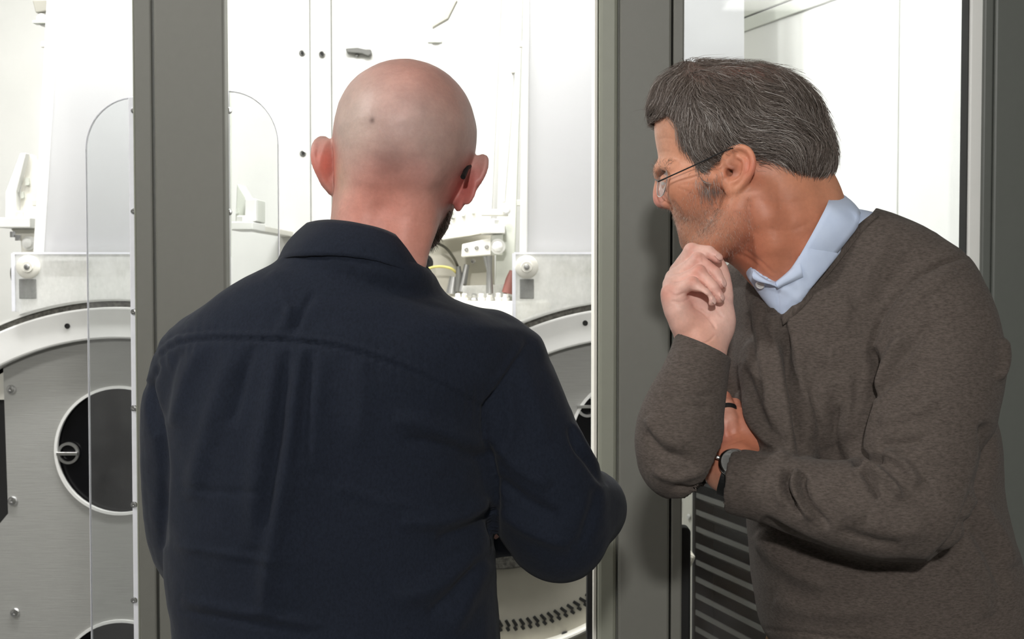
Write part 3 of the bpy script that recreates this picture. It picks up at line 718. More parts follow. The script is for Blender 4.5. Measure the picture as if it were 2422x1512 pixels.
_tab = np.random.default_rng(3).random((32, 32, 32)).astype(np.float32)
def noise3(p, scale, off=0.0):
    q = np.asarray(p) * scale + off + 100; i = np.floor(q).astype(int); f = q - i; f = f * f * (3 - 2 * f); i %= 32; j = (i + 1) % 32; out = 0
    for a in (0, 1):
        for b in (0, 1):
            for c in (0, 1):
                w = (f[:, 0] if a else 1 - f[:, 0]) * (f[:, 1] if b else 1 - f[:, 1]) * (f[:, 2] if c else 1 - f[:, 2])
                out = out + w * _tab[(j if a else i)[:, 0], (j if b else i)[:, 1], (j if c else i)[:, 2]]
    return out * 2 - 1
def fbm(p, scale, oct_=3, off=0.0): return sum(noise3(p, scale * 2 ** o, off + 7.3 * o) / 2 ** o for o in range(oct_))
def vnormals(V, Q):
    a, b, c, d = (V[Q[:, i]] for i in range(4)); n = np.cross(c - a, d - b); N = np.zeros_like(V)
    for i in range(4): np.add.at(N, Q[:, i], n)
    return N / (np.linalg.norm(N, axis=1, keepdims=True) + 1e-12)
def relax(V, Q, it=1, lam=.5):
    for _ in range(it):
        A = np.zeros_like(V); W_ = np.zeros(len(V))
        for i in range(4):
            for j in ((i + 1) % 4, (i + 3) % 4):
                np.add.at(A, Q[:, i], V[Q[:, j]]); np.add.at(W_, Q[:, i], 1)
        V = V + lam * (A / W_[:, None] - V)
    return V
def pix(V): return np.stack([CXP + V[:, 0] / V[:, 1] * FPX, CYP - V[:, 2] / V[:, 1] * FPX], 1)   # where a sculpted point was drawn from
def polydist(p, line):
    """distance of 2-D or 3-D points to a polyline, and how far along (0..1)"""
    L = np.array(line, float); best = np.full(len(p), 1e9); along = np.zeros(len(p))
    for i in range(len(L) - 1):
        a, ab = L[i], L[i + 1] - L[i]; t = np.clip(((p - a) @ ab) / (ab @ ab + 1e-12), 0, 1)
        d = np.linalg.norm(p - a - t[:, None] * ab, axis=1); m = d < best; best[m] = d[m]; along[m] = (i + t[m]) / (len(L) - 1)
    return best, along
def folds(V, N, spec, near, D=1.42):
    """cloth folds: (sculpt-plane polyline in frame units, width, height); only on the side facing 'near' normals"""
    P = pix(V); out = np.zeros(len(V)); vis = near(V, N)
    for line, w, h in spec:
        L = spline([(x, y, 0) for x, y in line], [0] * len(line), 6)[0][:, :2]
        d, al = polydist(P, L); fade = np.clip(np.minimum(al, 1 - al) * 5, 0, 1) ** .6
        out += h * np.exp(-(d / w) ** 2) * fade * vis
    return out
def quads_mesh(name, V, Q, colors=None, world=True):
    me = bpy.data.meshes.new(name); Vw = to_world(V) if world else V
    me.vertices.add(len(Vw)); me.vertices.foreach_set('co', Vw.astype(np.float32).ravel())
    n, k = Q.shape; me.loops.add(n * k); me.loops.foreach_set('vertex_index', Q.astype(np.int32).ravel())
    me.polygons.add(n); me.polygons.foreach_set('loop_start', np.arange(0, n * k, k, dtype=np.int32))
    try: me.polygons.foreach_set('loop_total', np.full(n, k, np.int32))
    except Exception: pass
    me.polygons.foreach_set('use_smooth', np.ones(n, bool)); me.update(calc_edges=True); me.validate()
    if colors is not None:
        at = me.color_attributes.new('pigment', 'FLOAT_COLOR', 'POINT')
        at.data.foreach_set('color', np.concatenate([colors, np.ones((len(colors), 1))], 1).astype(np.float32).ravel())
    return me
def merge(parts):
    Vs, Qs, Cs, o = [], [], [], 0
    for V, Q, c in parts: Vs.append(V); Qs.append(Q + o); Cs.append(c); o += len(V)
    return np.concatenate(Vs), np.concatenate(Qs), np.concatenate(Cs)
def lin(r, g, b): return np.array(srgb(r, g, b)[:3])
def strands(paths, radii, sides=3):
    """thin tapered hairs as one quad mesh; paths (n, k, 3), radii (n,)"""
    P = np.asarray(paths); n, k, _ = P.shape
    T = np.gradient(P, axis=1); T /= np.linalg.norm(T, axis=2, keepdims=True) + 1e-9
    ref = np.array([.31, -.88, .35]); U = np.cross(T, ref); U /= np.linalg.norm(U, axis=2, keepdims=True) + 1e-9; Wv = np.cross(T, U)
    tap = np.linspace(1, .25, k)[None, :, None]; R = radii[:, None, None] * tap
    ring = [P + R * (U * math.cos(2 * math.pi * j / sides) + Wv * math.sin(2 * math.pi * j / sides)) for j in range(sides)]
    V = np.stack(ring, 2).reshape(-1, 3); base = (np.arange(n)[:, None] * k + np.arange(k - 1)[None, :]).ravel() * sides
    Q = np.concatenate([np.stack([base + j, base + (j + 1) % sides, base + sides + (j + 1) % sides, base + sides + j], 1) for j in range(sides)])
    return V, Q
def band(top, bot, thick, sub=5, rows=4, bulge=0.0, out=None, offs=0.0):
    """a strip of cloth between two polylines, doubled to give it thickness"""
    T = spline(top, [0] * len(top), sub)[0]; B = spline(bot, [0] * len(bot), sub)[0]; n = len(T); G = []
    ctr = np.array(out, float) if out is not None else (T.mean(0) + B.mean(0)) / 2
    for r in range(rows + 1):
        t = r / rows; p = T + (B - T) * t
        if bulge or offs:
            d = p - ctr; d[:, 2] = 0; d /= np.linalg.norm(d, axis=1, keepdims=True) + 1e-9; p = p + d * (bulge * math.sin(math.pi * t) + offs)
        G.append(p)
    G = np.array(G); du = np.gradient(G, axis=1); dv = np.gradient(G, axis=0); N = np.cross(du, dv); N /= np.linalg.norm(N, axis=2, keepdims=True) + 1e-9
    V = np.concatenate([(G + N * thick / 2).reshape(-1, 3), (G - N * thick / 2).reshape(-1, 3)]); m = (rows + 1) * n; Q = []
    ix = lambda r, c, s: s * m + r * n + c
    for r in range(rows):
        for c in range(n - 1):
            Q.append((ix(r, c, 0), ix(r, c + 1, 0), ix(r + 1, c + 1, 0), ix(r + 1, c, 0))); Q.append((ix(r, c, 1), ix(r + 1, c, 1), ix(r + 1, c + 1, 1), ix(r, c + 1, 1)))
    for c in range(n - 1):
        Q.append((ix(0, c, 1), ix(0, c + 1, 1), ix(0, c + 1, 0), ix(0, c, 0))); Q.append((ix(rows, c, 0), ix(rows, c + 1, 0), ix(rows, c + 1, 1), ix(rows, c, 1)))
    for r in range(rows):
        Q.append((ix(r, 0, 0), ix(r + 1, 0, 0), ix(r + 1, 0, 1), ix(r, 0, 1))); Q.append((ix(r, n - 1, 1), ix(r + 1, n - 1, 1), ix(r + 1, n - 1, 0), ix(r, n - 1, 0)))
    return V, np.array(Q)

# skin, cloth and hair materials; 'pigment' carries skin colour spot by spot, with some light and shade put in
def skin_mat(name, rough=.48):
    N = NT(name); a = N.n('ShaderNodeVertexColor'); a.layer_name = 'pigment'
    n = noise_node(N, 900, 2); n2 = noise_node(N, 260, 3)
    mx = N.n('ShaderNodeMix'); mx.data_type = 'RGBA'; mx.blend_type = 'MULTIPLY'; mx.inputs['Factor'].default_value = .28
    r = ramp(N, n2.outputs['Fac'], [(.3, (.72, .66, .64, 1)), (.7, (1, 1, 1, 1))])
    N.l(a.outputs['Color'], mx.inputs['A']); N.l(r.outputs[0], mx.inputs['B']); N.l(mx.outputs['Result'], N.b.inputs['Base Color'])
    N.set(Roughness=rough, Subsurface_Weight=.12, Subsurface_Scale=.01); N.b.inputs['Subsurface Radius'].default_value = (1, .35, .2)
    N.b.inputs['Specular IOR Level'].default_value = .42
    b = bump(N, n.outputs['Fac'], .12, .0006); b2 = bump(N, n2.outputs['Fac'], .18, .001, b); N.l(b2.outputs[0], N.b.inputs['Normal']); return N.m
M['skin'] = skin_mat('skin')
def cloth_mat(name, c0, c1, scale, mapping, weave=1500, rough=.85, wbump=.25, fine=None):
    N = NT(name); n = noise_node(N, scale, 4, .65, mapping); r = ramp(N, n.outputs['Fac'], [(.32, c0), (.68, c1)])
    N.l(r.outputs[0], N.b.inputs['Base Color']); N.set(Roughness=rough, Sheen_Weight=.05, Sheen_Roughness=.5); N.b.inputs['Specular IOR Level'].default_value = .2
    w = noise_node(N, weave, 2); b = bump(N, w.outputs['Fac'], wbump, .0008); b2 = bump(N, n.outputs['Fac'], wbump * .5, .0006, b); N.l(b2.outputs[0], N.b.inputs['Normal']); return N.m
M['navy'] = cloth_mat('navy_twill', srgb(24, 29, 40), srgb(32, 38, 51), 420, (1, 1, .6), 1600, .88, .25)
M['navy_thread'] = simple('navy_thread', srgb(46, 52, 66), .8, 0, .2, 400)
M['sweater'] = cloth_mat('brown_heather_knit', srgb(72, 64, 59), srgb(100, 91, 85), 520, (.4, .4, 1.3), 1700, .92, .5)
M['rib'] = cloth_mat('brown_rib_knit', srgb(72, 64, 59), srgb(98, 89, 83), 420, (1.3, 1.3, .25), 1700, .92, .5)
M['blue_shirt'] = cloth_mat('pale_blue_poplin', srgb(194, 208, 234), srgb(204, 217, 240), 30, (1, 1, 1), 2400, .75, .10)
M['trouser_brown'] = cloth_mat('brown_corduroy', srgb(96, 70, 38), srgb(122, 90, 52), 320, (1, 1, .05), 900, .9, .4)
M['trouser_dark'] = cloth_mat('dark_trouser_cloth', srgb(30, 31, 36), srgb(42, 43, 48), 200, (1, 1, .4), 1400, .9, .3)
M['leather'] = simple('dark_shoe_leather', srgb(40, 30, 24), .4, 0, .15, 40, .1)
def hair_mat(name):
    N = NT(name); a = N.n('ShaderNodeVertexColor'); a.layer_name = 'pigment'
    N.l(a.outputs['Color'], N.b.inputs['Base Color']); N.set(Roughness=.42); N.b.inputs['Specular IOR Level'].default_value = .45; return N.m
M['hair'] = hair_mat('hair')
M['white_button'] = simple('pearl_button', srgb(225, 225, 225), .3, 0, .03, 200)
# ------------------------------------------------------------------ shared anatomy
def unit(v): v = np.array(v, float); return v / np.linalg.norm(v)
def ear(vol, o, back, up, out, su=1.0, sv=1.0, st=1.0, k=.003):
    """an ear: rim, inner fold, hollow, lobe.  o root middle; back = towards the free rim, out = its outer face"""
    a, b, c = unit(back) * .001 * su, unit(up) * .001 * sv, unit(out) * .001 * st; o = np.array(o, float)
    q = lambda u, v, w=0: o + a * u + b * v + c * w
    R = np.stack([unit(back), unit(up), unit(out)], 1)
    vol.ball(q(14, 2), (.0150 * su, .0260 * sv, .0036 * st), k, R=R)
    vol.ball(q(15, 16, .6), (.0152 * su, .0150 * sv, .0034 * st), k, R=R)
    vol.ball(q(9, -22, .5), (.0085 * su, .0105 * sv, .0040 * st), k, R=R)
    vol.limb([q(2, -16, 0), q(-1, -2, 0), q(0, 14, 0)], [.005, .006, .005], .004)
    vol.ball(q(13, 2, -2.2), (.0150 * su, .0265 * sv, .0026 * st), .003, R=R)
    vol.ball(q(11, 0, 5.2), (.0098 * su, .0125 * sv, .0056 * st), .0015, 'sub', R=R)
    vol.ball(q(16, 14, 4.0), (.0085 * su, .0085 * sv, .0030 * st), .002, 'sub', R=R)
    rim = [q(7, 3, 1), q(2, 10, 2), q(1, 19, 3), q(7, 27, 3.2), (q(16, 30, 3.2)), q(25, 25, 3.4), q(30, 14, 3.6), q(30, 2, 3.6), q(26, -9, 3), q(20, -18, 2), q(14, -26, 1)]
    vol.limb(rim, [.0022, .0028, .0032, .0034, .0034, .0034, .0034, .0033, .0032, .0034, .0036], .0015, sub=3)
    vol.limb([q(13, 19, 1.5), q(21, 12, 2.2), q(22, 0, 2.4), q(17, -11, 2.4), q(10, -15, 2.5)], [.002, .0027, .0029, .0029, .0027], .002, sub=3)
    vol.ball(q(1, -4, 3.5), (.0032, .005, .0038), .002, R=R)
    vol.ball(q(5, -1, 0), (.0030, .0042, .006), .001, 'sub', R=R)
def hand_fingers(vol, fingers, k=.0035):
    for pts, rs in fingers: vol.limb(pts, rs, k, sub=3)
def tint(base, V, spots):
    c = np.tile(np.array(base, float), (len(V), 1))
    for p, r, colr, s in spots:
        w = s * np.exp(-((np.linalg.norm(V - np.array(p), axis=1) / r) ** 2))
        c = c + (np.array(colr) - c) * w[:, None]
    return c
def trunk_under(vol, pts, rs): vol.limb(pts, rs, .02)
def legs(parent, hips, feet, z_top, mat, shoe_mat, r=.085, waist=None):
    """trousers and shoes below the hem, in room coordinates"""
    lo = np.array([-.5, -.35, .0]) + np.array([np.mean([h[0] for h in hips]), np.mean([h[1] for h in hips]), 0])
    L = lambda p: to_local(p)
    P = []
    for (h, f) in zip(hips, feet):
        knee = (np.array(h) + np.array(f)) / 2 + np.array([0, .03, 0]); P.append([L(h), L(knee), L(f)])
    allp = np.array([q for p in P for q in p] + [L(waist)])
    v = Vol(allp.min(0) - .2, allp.max(0) + .2, .009)
    for p in P: v.limb(p, [r * 1.15, r * .86, r * .66], .03, sub=4)
    v.ball(L(waist), (.165, .115, .16), .06)
    V, Q = v.mesh(); o = link('trousers', quads_mesh('trousers', V, Q), mat, parent)
    for h, f in zip(hips, feet):
        d = unit([f[0] - h[0] + .0001, 0, 0]) * 0
        v = Vol(L(f) - .2, L(f) + .2, .006); f0 = np.array(f, float)
        fw = np.array(FOOT_DIR, float)
        v.limb([L([f0[0] - fw[0] * .05, f0[1] - fw[1] * .05, .045]), L([f0[0] + fw[0] * .09, f0[1] + fw[1] * .09, .042]), L([f0[0] + fw[0] * .17, f0[1] + fw[1] * .17, .035])], [.042, .044, .034], .02)
        v.cap(L([f0[0], f0[1], .06]), L([f0[0], f0[1], .13]), .045, .045, .02)
        V, Q = v.mesh(); link('shoe', quads_mesh('shoe', V, Q), shoe_mat, parent)

# ------------------------------------------------------------------ the bald man, seen from behind
DB = 1.43
bald = empty('person', (-.17, 1.45, 0), label='person with shaved head in navy shirt, back turned, facing the machine', cat='person')
def rows(tab, d): return [np.array([ (CYP - r[0]) / FPX * d for r in tab])] + [np.array([(r[i] - CXP) / FPX * d for r in tab]) for i in (1, 2)]

# head and neck
hd = [(y, 959 - f_ * 166 * math.sqrt(1 - ((308 - y) / 164) ** 2), 959 + f_ * 166 * math.sqrt(1 - ((308 - y) / 164) ** 2), f_ * .1015 * math.sqrt(1 - ((308 - y) / 164) ** 2), f_ * .1015 * math.sqrt(1 - ((308 - y) / 164) ** 2)) for y, f_ in ((205, .55), (225, .75), (250, .88), (280, .955))] + [(318, 793, 1125, .102, .099), (345, 792, 1124, .102, .100), (380, 793, 1119, .099, .098), (410, 793, 1108, .092, .095), (440, 792, 1094, .082, .092), (480, 788, 1070, .070, .075), (520, 785, 1046, .065, .055), (560, 783, 1024, .067, .045), (600, 781, 996, .070, .04), (640, 800, 965, .046, .035), (700, 820, 930, .040, .03)]
zz, xl, xr = rows(hd, DB)
vol = Vol(C(700, 720, 1.29) - .01, C(1180, 120, 1.60) + .01, .0019)
vol.stack(zz, xl, xr, DB - np.array([r[3] for r in hd]), DB + np.array([r[4] for r in hd]), 2.12, .0)
vol.ball(C(959, 308, DB), (.0792, .1015, .0780), .006)
H = lambda px, py, d: C(px, py, DB + d)
# face on the far side
vol.ball(H(965, 430, .055), (.056, .05, .070), .03); vol.ball(H(1000, 520, .075), (.030, .026, .030), .02)
vol.limb([H(1056, 462, .012), H(1040, 512, .035), H(1010, 562, .07), H(985, 575, .085)], [.009, .008, .008, .010], .014)
vol.limb([H(845, 470, .03), H(870, 515, .06), H(960, 550, .085)], [.012, .013, .014], .02)
vol.limb([H(985, 360, .102), H(990, 400, .118), H(992, 420, .124)], [.008, .010, .012], .012)
vol.limb([H(900, 345, .085), H(985, 340, .098), H(1070, 355, .083)], [.010, .010, .010], .012)
for s in (-1, 1):
    vol.ball(H(987 + 68 * s, 375 + 8 * s, .10), (.017, .016, .012), .006, 'sub'); vol.ball(H(987 + 66 * s, 376 + 8 * s, .085), .0125, .003); vol.ball(H(990 + 24 * s, 424, .114), .009, .006)
vol.limb([H(955, 465, .098), H(992, 462, .108), H(1030, 467, .096)], [.004, .006, .004], .004)
vol.limb([H(960, 478, .095), H(992, 480, .105), H(1026, 480, .093)], [.004, .006, .004], .004)
# muscles of the nape and folds of the scalp
for x in (880, 985): vol.limb([H(x, 430, -.064), H(x - 14, 520, -.046), H(x - 20, 620, -.056)], [.012, .018, .02], .03)
ear(vol, H(798, 396, -.002), (-.64, -.76, .0), (-.10, .05, 1), (-.72, .66, .1), 1.0, 1.02, 1.0)
ear(vol, H(1090, 438, .004), (.62, -.70, .14), (.40, .08, 1), (.72, .62, -.25), 1.0, 1.05, 1.0)
V, Q = vol.mesh(); V = relax(V, Q, 2, .4); N = vnormals(V, Q)
V += N * (fbm(V, 45, 3)[:, None] * .0005)
Pp = pix(V)
base = lin(204, 174, 165)
spots = [(H(970, 180, -.06), .055, lin(214, 156, 143), .85), (H(1060, 220, -.05), .05, lin(208, 152, 138), .6), (H(840, 330, -.07), .055, lin(204, 186, 174), .8), (H(1090, 350, -.05), .04, lin(182, 156, 146), .75), (H(960, 290, -.1), .035, lin(206, 172, 164), .5), (H(910, 405, -.095), .022, lin(158, 112, 112), .6), (H(990, 410, -.09), .02, lin(166, 118, 116), .5),  # the two dark spots at the scalp folds are shade put into the colour
         (H(900, 500, -.065), .055, lin(226, 150, 134), .9), (H(950, 560, -.06), .06, lin(224, 146, 126), .8), (H(820, 500, -.03), .03, lin(216, 158, 136), .5), (H(1020, 500, -.03), .03, lin(186, 122, 104), .6),
         (H(770, 390, -.03), .030, lin(222, 128, 112), 1.0), (H(1105, 440, -.02), .034, lin(204, 116, 108), 1.0), (H(1075, 490, -.01), .016, lin(176, 84, 78), .6), (C(883, 285, 1.334), .0030, lin(60, 30, 26), 1.0), (H(800, 420, -.05), .02, lin(206, 176, 152), .6)]
cb = tint(base, V, spots)
m = fbm(V, 55, 3); cb *= (.93 + .09 * m)[:, None]; cb[:, 0] *= 1 + .03 * fbm(V, 24, 2, 5)
bw = .8 * np.clip((Pp[:, 1] - 490) / 30, 0, 1) * np.clip((V[:, 1] - (DB + .012)) / .02, 0, 1)     # beard area: jaw and chin
cb += (lin(120, 98, 88) - cb) * (bw * .75)[:, None]
parts = [(V, Q, cb)]
headB = vol
# trunk, arms and hands inside and beyond the shirt
vol = Vol(C(330, 1420, 1.25) - .05, C(1500, 640, 1.95) + .02, .006)
vol.limb([C(880, 690, 1.44), C(860, 800, 1.44), C(800, 1100, 1.44), C(790, 1400, 1.44)], [.04, .08, .10, .10], .03)
wl, wr = C(700, 1300, 1.74), C(985, 1270, 1.74)
vol.limb([C(490, 870, 1.45), C(478, 1240, 1.51), wl], [.035, .032, .026], .02); vol.limb([C(1200, 880, 1.44), C(1335, 1215, 1.47), C(1290, 1225, 1.60), wr], [.035, .030, .026, .025], .02)
V, Q = vol.mesh(); parts.append((V, Q, np.tile(lin(205, 150, 135), (len(V), 1))))
vol = Vol(C(600, 1420, 1.68) - .02, C(1180, 1180, 1.92) + .03, .0024)
for w, s in ((wl, 1), (wr, -1)):
    X, Y_, Z = np.array([s * .8, .5, -.2]), np.array([-s * .5, .8, 0]), np.array([.15 * s, 0, 1.0]); X, Y_, Z = unit(X), unit(Y_), unit(Z)
    q = lambda a, b, c: w + X * a + Y_ * c + Z * b
    vol.limb([w - X * .03, q(.02, 0, 0)], [.026, .026], .01); vol.ball(q(.05, 0, 0), (.045, .014, .040), .012, R=np.stack([X, Y_, Z], 1))
    for i, (b, l) in enumerate(((.028, .070), (.010, .080), (-.009, .074), (-.027, .056))):
        vol.limb([q(.07, b, 0), q(.09 + l * .25, b, .006), q(.09 + l * .6, b, -.008), q(.085 + l * .75, b * .95, -.030)], [.0095, .009, .0085, .0075], .003, sub=2)
    vol.limb([q(.02, .025, 0), q(.045, .048, -.01), q(.075, .052, -.022)], [.012, .010, .008], .006, sub=2)
V, Q = vol.mesh(); V = relax(V, Q, 1); parts.append((V, Q, np.tile(lin(205, 150, 135), (len(V), 1))))
V, Q, c = merge(parts)
link('body', quads_mesh('body', V, Q, c), M['skin'], bald)

# beard along the far jaw
def stubble(vol, seeds, n, spread, length, colr, parent, name, rad=.00022, dirv=(0, 0, -1), offs=0.0, seed=1):
    r = np.random.default_rng(seed); S = np.array(seeds, float)[r.integers(0, len(seeds), n)] + r.normal(0, 1, (n, 3)) * spread
    for _ in range(4): S = S - vol.grad(S) * vol.sample(S)[:, None] * .9
    S = S[np.abs(vol.sample(S)) < .001]; g = vol.grad(S); n = len(S)
    d = g * .55 + np.array(dirv) + r.normal(0, .28, (n, 3)); d /= np.linalg.norm(d, axis=1, keepdims=True)
    L = length * r.uniform(.5, 1.2, n); P = np.stack([S - g * .0005, S + d * (L * .5)[:, None], S + d * L[:, None] + np.array([0, 0, -1]) * (L * .2)[:, None]], 1)
    V, Q = strands(P, rad * r.uniform(.7, 1.3, n)); c = np.repeat((np.array(colr)[r.integers(0, len(colr), n)]), 9, axis=0)
    return link(name, quads_mesh(name, V, Q, c), M['hair'], parent)
b_seeds = spline([H(1056, 496, .012), H(1046, 525, .03), H(1028, 556, .055), H(1002, 580, .085), H(985, 560, .10)], [0] * 5, 10)[0]
bd = stubble(headB, b_seeds, 800, .0035, .005, [lin(110, 94, 84), lin(150, 138, 128), lin(74, 62, 54)], bald, 'beard', .0002, (.25, .2, -.8)); bd['label'] = 'dark short beard along the jaw'

# shirt
st = [(588, 728, 985), (610, 674, 1003), (630, 640, 1013), (665, 572, 1030), (700, 520, 1062), (735, 476, 1140), (760, 447, 1205), (780, 428, 1238), (820, 400, 1250), (880, 388, 1240), (960, 388, 1190), (1100, 390, 1168), (1250, 388, 1168), (1360, 391, 1172), (1512, 403, 1183), (1700, 405, 1190), (1980, 400, 1196)]
zz, xl, xr = rows(st, DB)
dep = {588: (1.365, 1.475), 610: (1.35, 1.49), 630: (1.34, 1.50), 665: (1.327, 1.52), 700: (1.318, 1.535), 735: (1.31, 1.545), 760: (1.307, 1.55), 780: (1.304, 1.555), 820: (1.30, 1.56), 880: (1.296, 1.57), 960: (1.293, 1.58), 1100: (1.296, 1.585), 1250: (1.305, 1.585), 1360: (1.312, 1.585), 1512: (1.318, 1.585), 1700: (1.318, 1.59), 1980: (1.312, 1.59)}
vol = Vol(C(300, 2000, 1.22) - np.array([.10, .03, .03]), C(1510, 580, 1.85) + .03, .0034)
vol.stack(zz, xl, xr, [dep[r[0]][0] for r in st], [dep[r[0]][1] for r in st], 2.25, 0.0, cyf=.5)
def Ce(edge, py, d, r, side): # centre of a sleeve whose outer edge is seen at 'edge'
    return C(edge + side * r * FPX / d, py, d)
la = [(Ce(374, 880, 1.44, .070, 1)), Ce(352, 960, 1.45, .062, 1), Ce(348, 1080, 1.465, .060, 1), Ce(354, 1200, 1.485, .060, 1), Ce(372, 1285, 1.50, .057, 1)]
vol.limb(la, [.070, .062, .060, .060, .057], .018, sub=2)
vol.limb([la[-1], C(520, 1330, 1.60), wl], [.057, .050, .036], .02, sub=2)
ra = [Ce(1279, 868, 1.43, .066, -1), Ce(1316, 930, 1.43, .064, -1), Ce(1346, 1010, 1.43, .062, -1), Ce(1398, 1110, 1.44, .066, -1), Ce(1432, 1200, 1.45, .062, -1), Ce(1430, 1262, 1.46, .052, -1)]
vol.limb(ra, [.066, .064, .062, .066, .064, .056], .012, sub=2)
vol.limb([C(1385, 1200, 1.475), C(1392, 1205, 1.52), C(1290, 1225, 1.62), wr], [.038, .040, .042, .036], .02, sub=2)
vol.ball(C(1262, 832, 1.43), (.012, .03, .018), .012)
vol.cap(wl - np.array([.02, 0, 0]), wl + unit([.8, .5, -.2]) * .06, .027, .026, .002, 'sub'); vol.cap(wr + np.array([.02, 0, 0]), wr + unit([-.8, .5, -.2]) * .06, .027, .026, .002, 'sub')
vol.cap(C(905, 560, 1.42), C(890, 620, 1.43), .058, .056, .004, 'sub')
vol.limb([C(690, 625, 1.40), C(730, 620, 1.365), C(800, 622, 1.348), C(880, 634, 1.346), C(945, 652, 1.352), C(985, 668, 1.375), C(1005, 690, 1.415)], [.013, .015, .016, .016, .016, .015, .013], .012, sub=2)
V, Q = vol.mesh(); V = relax(V, Q, 3, .5); N = vnormals(V, Q)
near = lambda V, N: np.clip(-N[:, 1] * 2.0 + .35, 0, 1)
yoke = [(362, 862), (395, 830), (430, 812), (500, 803), (600, 803), (700, 808), (800, 822), (900, 850), (1000, 890), (1080, 930), (1146, 966)]
F_ = folds(V, N, [(yoke, 4.5, -.0022), ([(x, y - 12) for x, y in yoke], 9, .0012), ([(x, y - 22) for x, y in yoke], 3.5, -.0007),
    ([(1252, 806), (1215, 868), (1180, 920), (1147, 966), (1148, 1050), (1160, 1130)], 6, -.0032), ([(1240, 806), (1200, 866), (1165, 915), (1136, 958)], 8, .0012),
    ([(1150, 1040), (1166, 1130), (1168, 1210), (1168, 1300)], 10, -.007), ([(346, 900), (362, 960), (378, 1030), (386, 1110), (384, 1200), (386, 1300)], 10, -.006),
    ([(380, 860), (356, 905), (352, 960), (366, 1030)], 7, -.003), ([(640, 640), (672, 700), (690, 770)], 10, .0012), ([(745, 690), (725, 720), (705, 760), (690, 795)], 9, -.0022), ([(690, 720), (672, 760), (655, 795)], 10, .0018),
    ([(655, 815), (640, 950), (612, 1100), (600, 1300)], 26, .0042), ([(715, 815), (700, 930), (684, 1080), (640, 1330), (625, 1460)], 22, .0052), ([(685, 830), (668, 960), (648, 1100), (625, 1250)], 15, -.0035), ([(760, 830), (748, 960), (742, 1120)], 22, .0026), ([(735, 830), (722, 950), (705, 1100)], 13, -.0028),
    ([(560, 815), (520, 930), (480, 1060), (450, 1180)], 24, .0034), ([(600, 815), (575, 900), (545, 1010)], 13, -.0025), ([(480, 815), (440, 900), (405, 1010)], 18, .003), ([(430, 825), (400, 900), (388, 1000)], 12, -.0024), ([(850, 845), (858, 940), (850, 1060)], 24, .0018),
    ([(1160, 1060), (1090, 1035), (1010, 1005), (930, 990)], 20, .0036), ([(1165, 1090), (1105, 1075), (1030, 1050), (950, 1040)], 14, -.0034), ([(1166, 1180), (1110, 1210), (1040, 1230), (940, 1235)], 20, .0046), ([(1168, 1215), (1110, 1250), (1030, 1275)], 13, -.0038), ([(1160, 1260), (1100, 1330), (1020, 1390), (930, 1420)], 26, .0042), ([(1160, 1330), (1110, 1410), (1060, 1500)], 22, .004), ([(1135, 1320), (1070, 1400), (1010, 1460)], 13, -.003),
    ([(420, 1150), (520, 1165), (640, 1160)], 9, -.0010), ([(410, 1290), (540, 1310), (690, 1330)], 10, .0014), ([(430, 1420), (600, 1452), (760, 1480)], 12, .0018), ([(425, 1445), (600, 1476), (740, 1500)], 8, -.0012), ([(790, 1150), (900, 1185), (1000, 1200)], 12, .0012),
    ([(1345, 1010), (1366, 1062), (1392, 1092), (1432, 1150)], 8, -.004), ([(1352, 1000), (1390, 1070), (1440, 1122)], 10, .003), ([(1170, 1050), (1230, 1110), (1300, 1150)], 16, .004), ([(1172, 1130), (1250, 1190), (1330, 1230)], 16, -.004), ([(1180, 1210), (1260, 1260), (1350, 1290)], 18, .004), ([(1200, 900), (1210, 1000), (1190, 1080)], 16, .003), ([(1235, 870), (1270, 960), (1290, 1050)], 20, .0024), ([(1415, 1150), (1400, 1220), (1370, 1300)], 14, -.003)], near)
P2 = pix(V)
puck = np.zeros(len(V)); dy, _ = polydist(P2, yoke); puck = np.exp(-((dy - 14) / 26) ** 2) * np.sin(P2[:, 0] * .30 + 2 * noise3(V, 30)) * .0005 * near(V, N)
V = V + N * (F_ * 1.5 + puck + .0016 * fbm(V, 13, 3) + .0004 * fbm(V, 60, 2))[:, None]
sh = link('shirt', quads_mesh('shirt', V, Q), M['navy'], bald)
# collar: fold line, leaf and stand
ctop = [C(835, 640, 1.55), C(775, 590, 1.52), C(735, 548, 1.475), C(724, 531, 1.43), C(742, 523, 1.392), C(785, 521, 1.362), C(850, 529, 1.347), C(915, 546, 1.35), C(962, 573, 1.366), C(992, 613, 1.395), C(1006, 650, 1.44), C(1000, 690, 1.50), C(960, 715, 1.55)]
cbot = [C(850, 770, 1.575), C(745, 690, 1.545), C(682, 640, 1.485), C(655, 621, 1.43), C(672, 612, 1.372), C(720, 606, 1.338), C(800, 606, 1.326), C(880, 616, 1.325), C(945, 635, 1.332), C(990, 656, 1.356), C(1016, 676, 1.405), C(1034, 715, 1.49), C(990, 790, 1.56)]
V, Q = band(ctop, cbot, .0022, 6, 8, .005, C(890, 600, 1.44)); N = vnormals(V, Q)
P2 = pix(V); d1, _ = polydist(P2, [(p[0], p[1]) for p in pix(np.array(cbot))])
V = V + N * ((.0007 * np.sin(P2[:, 0] * .16 + 1.5 * noise3(V, 25)) * np.exp(-(d1 / 22) ** 2)) + .0009 * fbm(V, 26, 2))[:, None] + np.array([0, -1, 0]) * (-.0010 * np.exp(-((d1 - 14) / 4) ** 2))[:, None]
V = relax(V, Q, 1, .3)
cl = link('collar', quads_mesh('collar', V, Q), M['navy'], sh)
stand_b = [p + (C(895, 640, 1.44) - p) * .14 + np.array([0, 0, -.035]) for p in ctop]
V, Q = band([p + (C(895, 600, 1.44) - p) * .02 for p in ctop], stand_b, .002, 6, 3); link('collar_stand', quads_mesh('collar_stand', V, Q), M['navy'], sh)
FOOT_DIR = (0, 1)
